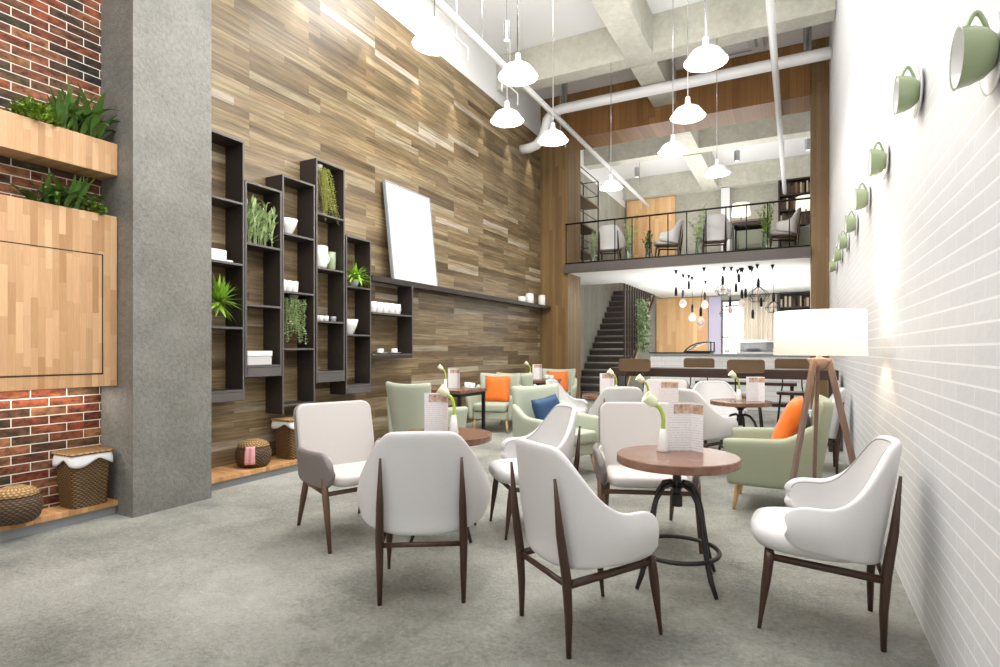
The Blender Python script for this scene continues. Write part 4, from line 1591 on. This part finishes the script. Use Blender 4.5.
# ------------------------------------------------------------------ counter
e = empty('counter', (-1.2, 13.2, 0), 0, 'long white tiled service counter below the mezzanine', 'counter')
obj('counter_body', box(B(), -1.72, 1.66, -.3, .3, 0, 1.13), M['counter_tile'], e)
obj('countertop', box(B(), -1.75, 1.68, -.34, .34, 1.131, 1.17), M['plinth_grey'], e, bevel=.004)
obj('dark_top', box(B(), -1.74, -.45, -.335, .33, 1.171, 1.20), M['black_metal'], e)
# arched display case
e = empty('display_case', (-1.93, 13.2, 1.201), 0, 'black arched glass display case on the counter', 'display case')
pts = [(-.25, .005), (-.22, .06), (-.12, .14), (.0, .19), (.14, .215), (.29, .22)]
for y in (-.28, .28):
    b = tube(B(), [(p[0], y, p[1]) for p in pts] + [(.29, y, .0)], .016, 8)
    obj('frame', b, M['black_metal'], e, smooth=True)
obj('base', box(B(), -.27, .31, -.3, .3, 0.001, .03), M['black_metal'], e)
b = B()
grid(b, lambda u, v: (pts[0][0] + (.54) * u, -.27 + .54 * v, .01 + .21 * sin(u * pi / 2)), 10, 2)
obj('glass', b, M['jar_glass'], e, smooth=True, solid=.004)
e = empty('glass_cabinet', (-0.28, 13.24, 1.171), 0, 'long white glass-fronted cake cabinet on the counter', 'display case')
obj('base', box(B(), -.85, .75, -.27, .27, 0, .04), M['white_metal'], e)
obj('top', box(B(), -.85, .75, -.27, .27, .24, .29), M['white_metal'], e)
b = B()
for x in (-.83, -.30, .22, .73): box(b, x - .012, x + .012, -.26, -.24, .04, .24)
box(b, -.83, .73, .24, .26, .04, .24)
obj('frame', b, M['chrome'], e)
for i, x in enumerate((-.55, -.05, .45)):
    o = obj('tray', box(B(), x - .12, x + .12, -.12, .12, .06, .10), M['slate_cloth' if i != 1 else 'ceramic'], e, bevel=.01)
o = empty('tulip_vase', (-1.32, 13.0, 1.201), 0, 'white vase with yellow-green flower on the service counter', 'vase')
obj('vase_body', lathe(B(), [(.05, 0), (.055, .02), (.03, .18), (.028, .18)], 16), M['ceramic'], o, smooth=True)
q = obj('stem', tube(B(), [(0, 0, .15), (.01, 0, .3), (.03, 0, .36)], .012, 6), M['stem_lime'], o, smooth=True)
obj('bloom', lathe(B(), [(.02, .34), (.06, .38), (.05, .44), (.02, .45)], 14, c=(.03, 0, 0)), M['bloom'], q, smooth=True)

# climbing plant on the slat screen
b = B()
for k in range(560):
    t = random.random()
    w = sin(pi * min(1, .12 + t * .9)) * .42
    y = 14.9 + clip(random.gauss(0, .45), -.7, .7) * (0.5 + w)
    z = 1.25 + 1.3 * t + random.uniform(-.08, .08)
    leaf(b, (-3.64 + random.uniform(0, .14), y, z), random.uniform(0, 6.28), radians(random.uniform(-50, 40)), .10, .055, .5, 3)
for k in range(12):
    y = 14.9 + random.gauss(0, .25)
    tube(b, [(-3.62, y, 2.55), (-3.60, y + .05, 1.9), (-3.60, y, 1.3)], .006, 5)
tag_leaf(obj('hanging_plant', b, M['leaf_dusty']), 'hanging leafy plant on the slat screen of the staircase')


# ------------------------------------------------------------------ cluster of small bulbs under the mezzanine
CL = [(225, 65, 225, 185, 0), (270, 90, 268, 200, 3), (325, 105, 327, 290, 1), (400, 48, 380, 310, 1), (410, 130, 405, 215, 1),
      (525, 45, 517, 115, 2), (570, 45, 563, 245, 2), (640, 52, 637, 200, 1), (685, 38, 660, 195, 0), (733, 28, 740, 130, 2),
      (828, 30, 835, 220, 2), (690, 38, 757, 250, 0), (700, 45, 705, 325, 0), (610, 60, 600, 160, 0), (630, 50, 618, 100, 0),
      (475, 100, 305, 145, 0)]
kindn = {0: 'small black socket pendant', 1: 'small round bulb pendant with black socket', 2: 'wire cage pendant with black socket',
         3: 'pendant with purple socket and round bulb'}
where = ['leftmost, over the oak wall panel', 'second from the left', 'hanging lower left over the oak panel', 'lowest over the oak panel',
         'beside the lilac wall strip', 'left of the cages, above the window', 'lowest cage, before the window', 'right of the window cages',
         'between window and curtain', 'largest cage, above the curtain', 'rightmost cage, beside the bookshelf',
         'in front of the curtain', 'lowest over the curtain', 'above the window, short', 'topmost over the window', 'short, over the oak panel']
for i, (hx, hy, sx, sy, kd) in enumerate(CL):
    px, py = 640 + hx / 6.25, 260 + hy / 6.25
    x, y = on_floor(px, py, 2.895)
    if i == 15: x, y = on_floor(640 + 305 / 6.25, 275, 2.895)
    d = -x * sin(TH) + y * cos(TH)
    # the cord drops from the hook to its socket
    z = CH + (350 - (260 + sy / 6.25)) * d / F
    z = min(z, 2.75)
    ddx = (sx - hx) / 6.25 * d / F if i != 15 else 0
    ddx = clip(ddx, -.35, .35)
    ex, ey = ddx * cos(TH), ddx * sin(TH)
    e = empty('bulb_pendant', (x, y, 2.895), 0, kindn[kd] + ', ' + where[i], 'pendant lamp')
    obj('hook', lathe(B(), [(.010, -.08), (.022, -.04), (.036, -.002)], 12), M['black_metal'], e, smooth=True)
    zz = z - 2.895
    obj('cord', tube(B(), [(0, 0, -.06), (ex, ey, zz + .06)], .005, 6), M['black_metal'], e, smooth=True)
    obj('socket', lathe(B(), [(.026, -.13), (.028, -.01), (.016, .05)], 14, c=(ex, ey, zz)), M['purple' if kd == 3 else 'black_metal'], e, smooth=True)
    if kd in (1, 3):
        obj('bulb', lathe(B(), [(.015, -.145), (.06, -.19), (.085, -.25), (.06, -.31), (.01, -.335)], 18, c=(ex, ey, zz)), M['bulb_glass'], e, smooth=True)
    if kd == 2:
        R_ = .20 if i in (6, 9) else .15
        b = B()
        cz = zz - .12 - R_ * .8
        for k in range(8):
            a = k * pi / 4
            tube(b, [(ex + .03 * cos(a), ey + .03 * sin(a), zz - .12), (ex + R_ * .75 * cos(a), ey + R_ * .75 * sin(a), cz + R_ * .35),
                     (ex + R_ * cos(a), ey + R_ * sin(a), cz), (ex + R_ * .6 * cos(a), ey + R_ * .6 * sin(a), cz - R_ * .6)], .0045, 5)
        for rr, zq in ((1.0, 0), (.6, -.6)):
            tube(b, [(ex + R_ * rr * cos(t * pi / 12), ey + R_ * rr * sin(t * pi / 12), cz + R_ * zq) for t in range(24)], .0045, 5, closed=True)
        obj('cage', b, M['black_metal'], e, smooth=True)
        obj('bulb', lathe(B(), [(.015, -.145), (.04, -.18), (.05, -.22), (.035, -.26), (.01, -.275)], 14, c=(ex, ey, zz)), M['bulb_glass'], e, smooth=True)

# ------------------------------------------------------------------ mezzanine furniture
ZM = 3.08
for (px, Y, a, lab) in ((610, 12.2, 100, 'white shell chair at the left end of the mezzanine railing'),
                        (668, 12.2, 185, 'white shell chair in the middle of the mezzanine, facing left'),
                        (714, 12.2, 100, 'white shell chair on the mezzanine left of the dark table'),
                        (783, 12.2, 185, 'white shell chair on the mezzanine beside the right wood pillar')):
    u = (px - 500) / F
    r = (u * cos(TH) - sin(TH)) / (u * sin(TH) + cos(TH))
    copy_tree(shell, (Y * r, Y, ZM), D2(a), lab)


def xat(px, Y):
    u = (px - 500) / F
    return Y * (u * cos(TH) - sin(TH)) / (u * sin(TH) + cos(TH))


copy_tree(sq, (xat(750, 12.4), 12.4, ZM), 0, 'square dark table on the mezzanine behind the railing', scale=(.9, .9, 1))
copy_tree(g2, (xat(752, 13.5), 13.5, ZM), D2(270), 'green armchair on the mezzanine behind the dark table')
copy_tree(g2, (.06, 13.0, ZM), D2(180), 'green armchair on the mezzanine beside the right pillar')
for px, lab in ((741, 'middle'), (806, 'right')):
    Y = 15.5
    e = empty('table_lamp', (xat(px, Y), Y, ZM), 0, 'lamp with white drum shade on the mezzanine, %s one' % lab, 'lamp')
    obj('lamp_shade', lathe(B(), [(.22, 1.55), (.20, 1.85)], 32), M['lampshade'], e, smooth=True)
    obj('pole', tube(B(), [(0, 0, .02), (0, 0, 1.6)], .015, 8), M['black_metal'], e, smooth=True)
    obj('base', lathe(B(), [(.16, 0), (.15, .02)], 24), M['black_metal'], e)


def tall_plant(px, Y, lab, h, mat):
    e = empty('vase_plant', (xat(px, Y), Y, ZM), 0, lab, 'plant')
    obj('vase_body', lathe(B(), [(.06, 0), (.075, .02), (.055, .3), (.06, .36), (.05, .35)], 20), M['jar_glass'], e, smooth=True)
    b = B()
    for k in range(16):
        a = random.uniform(0, 6.28); r = random.uniform(.02, .16); hh = h * random.uniform(.6, 1)
        tube(b, [(0, 0, .05), (r * .3 * cos(a), r * .3 * sin(a), hh * .5), (r * cos(a), r * sin(a), hh)], .003, 4)
        for j in range(16):
            t = .3 + .7 * j / 15
            leaf(b, (r * t * cos(a), r * t * sin(a), hh * t), random.uniform(0, 6.28), radians(random.uniform(0, 60)), .07, .028, .6, 3)
    obj('foliage', b, mat, e)


tall_plant(594, 11.66, 'pale leafy plant in a glass vase at the left end of the railing', .75, M['leaf_pale'])
tall_plant(630, 11.66, 'tall pale leafy plant in a glass vase, second along the railing', .95, M['leaf_pale'])
tall_plant(649, 11.66, 'short green leafy plant in a glass vase, third along the railing', .62, M['leaf'])
tall_plant(699, 11.66, 'tall pale leafy plant in a glass vase at the middle of the railing', 1.0, M['leaf_pale'])
tall_plant(766, 11.66, 'green grassy plant in a glass vase right of the mezzanine table', .95, M['leaf_light'])

# metal shelf upstairs, left wall
e = empty('metal_rack', (-4.72, 13.4, ZM), 0, 'black metal rack with wooden shelves on the mezzanine left wall', 'rack')
for sx in (-.2, .2):
    for sy in (-.7, .7):
        obj('post', box(B(), sx - .012, sx + .012, sy - .012, sy + .012, 0, 2.5), M['black_metal'], e)
for z in (.5, 1.15, 1.8):
    obj('shelf', box(B(), -.22, .22, -.72, .72, z, z + .035), M['stool_wood'], e)
b = B()
for z in (.8, 1.45, 2.1, 2.48):
    for sx in (-.2, .2): box(b, sx - .008, sx + .008, -.7, .7, z, z + .016)
    for sy in (-.7, .7): box(b, -.2, .2, sy - .008, sy + .008, z, z + .016)
obj('cross_bar', b, M['black_metal'], e)
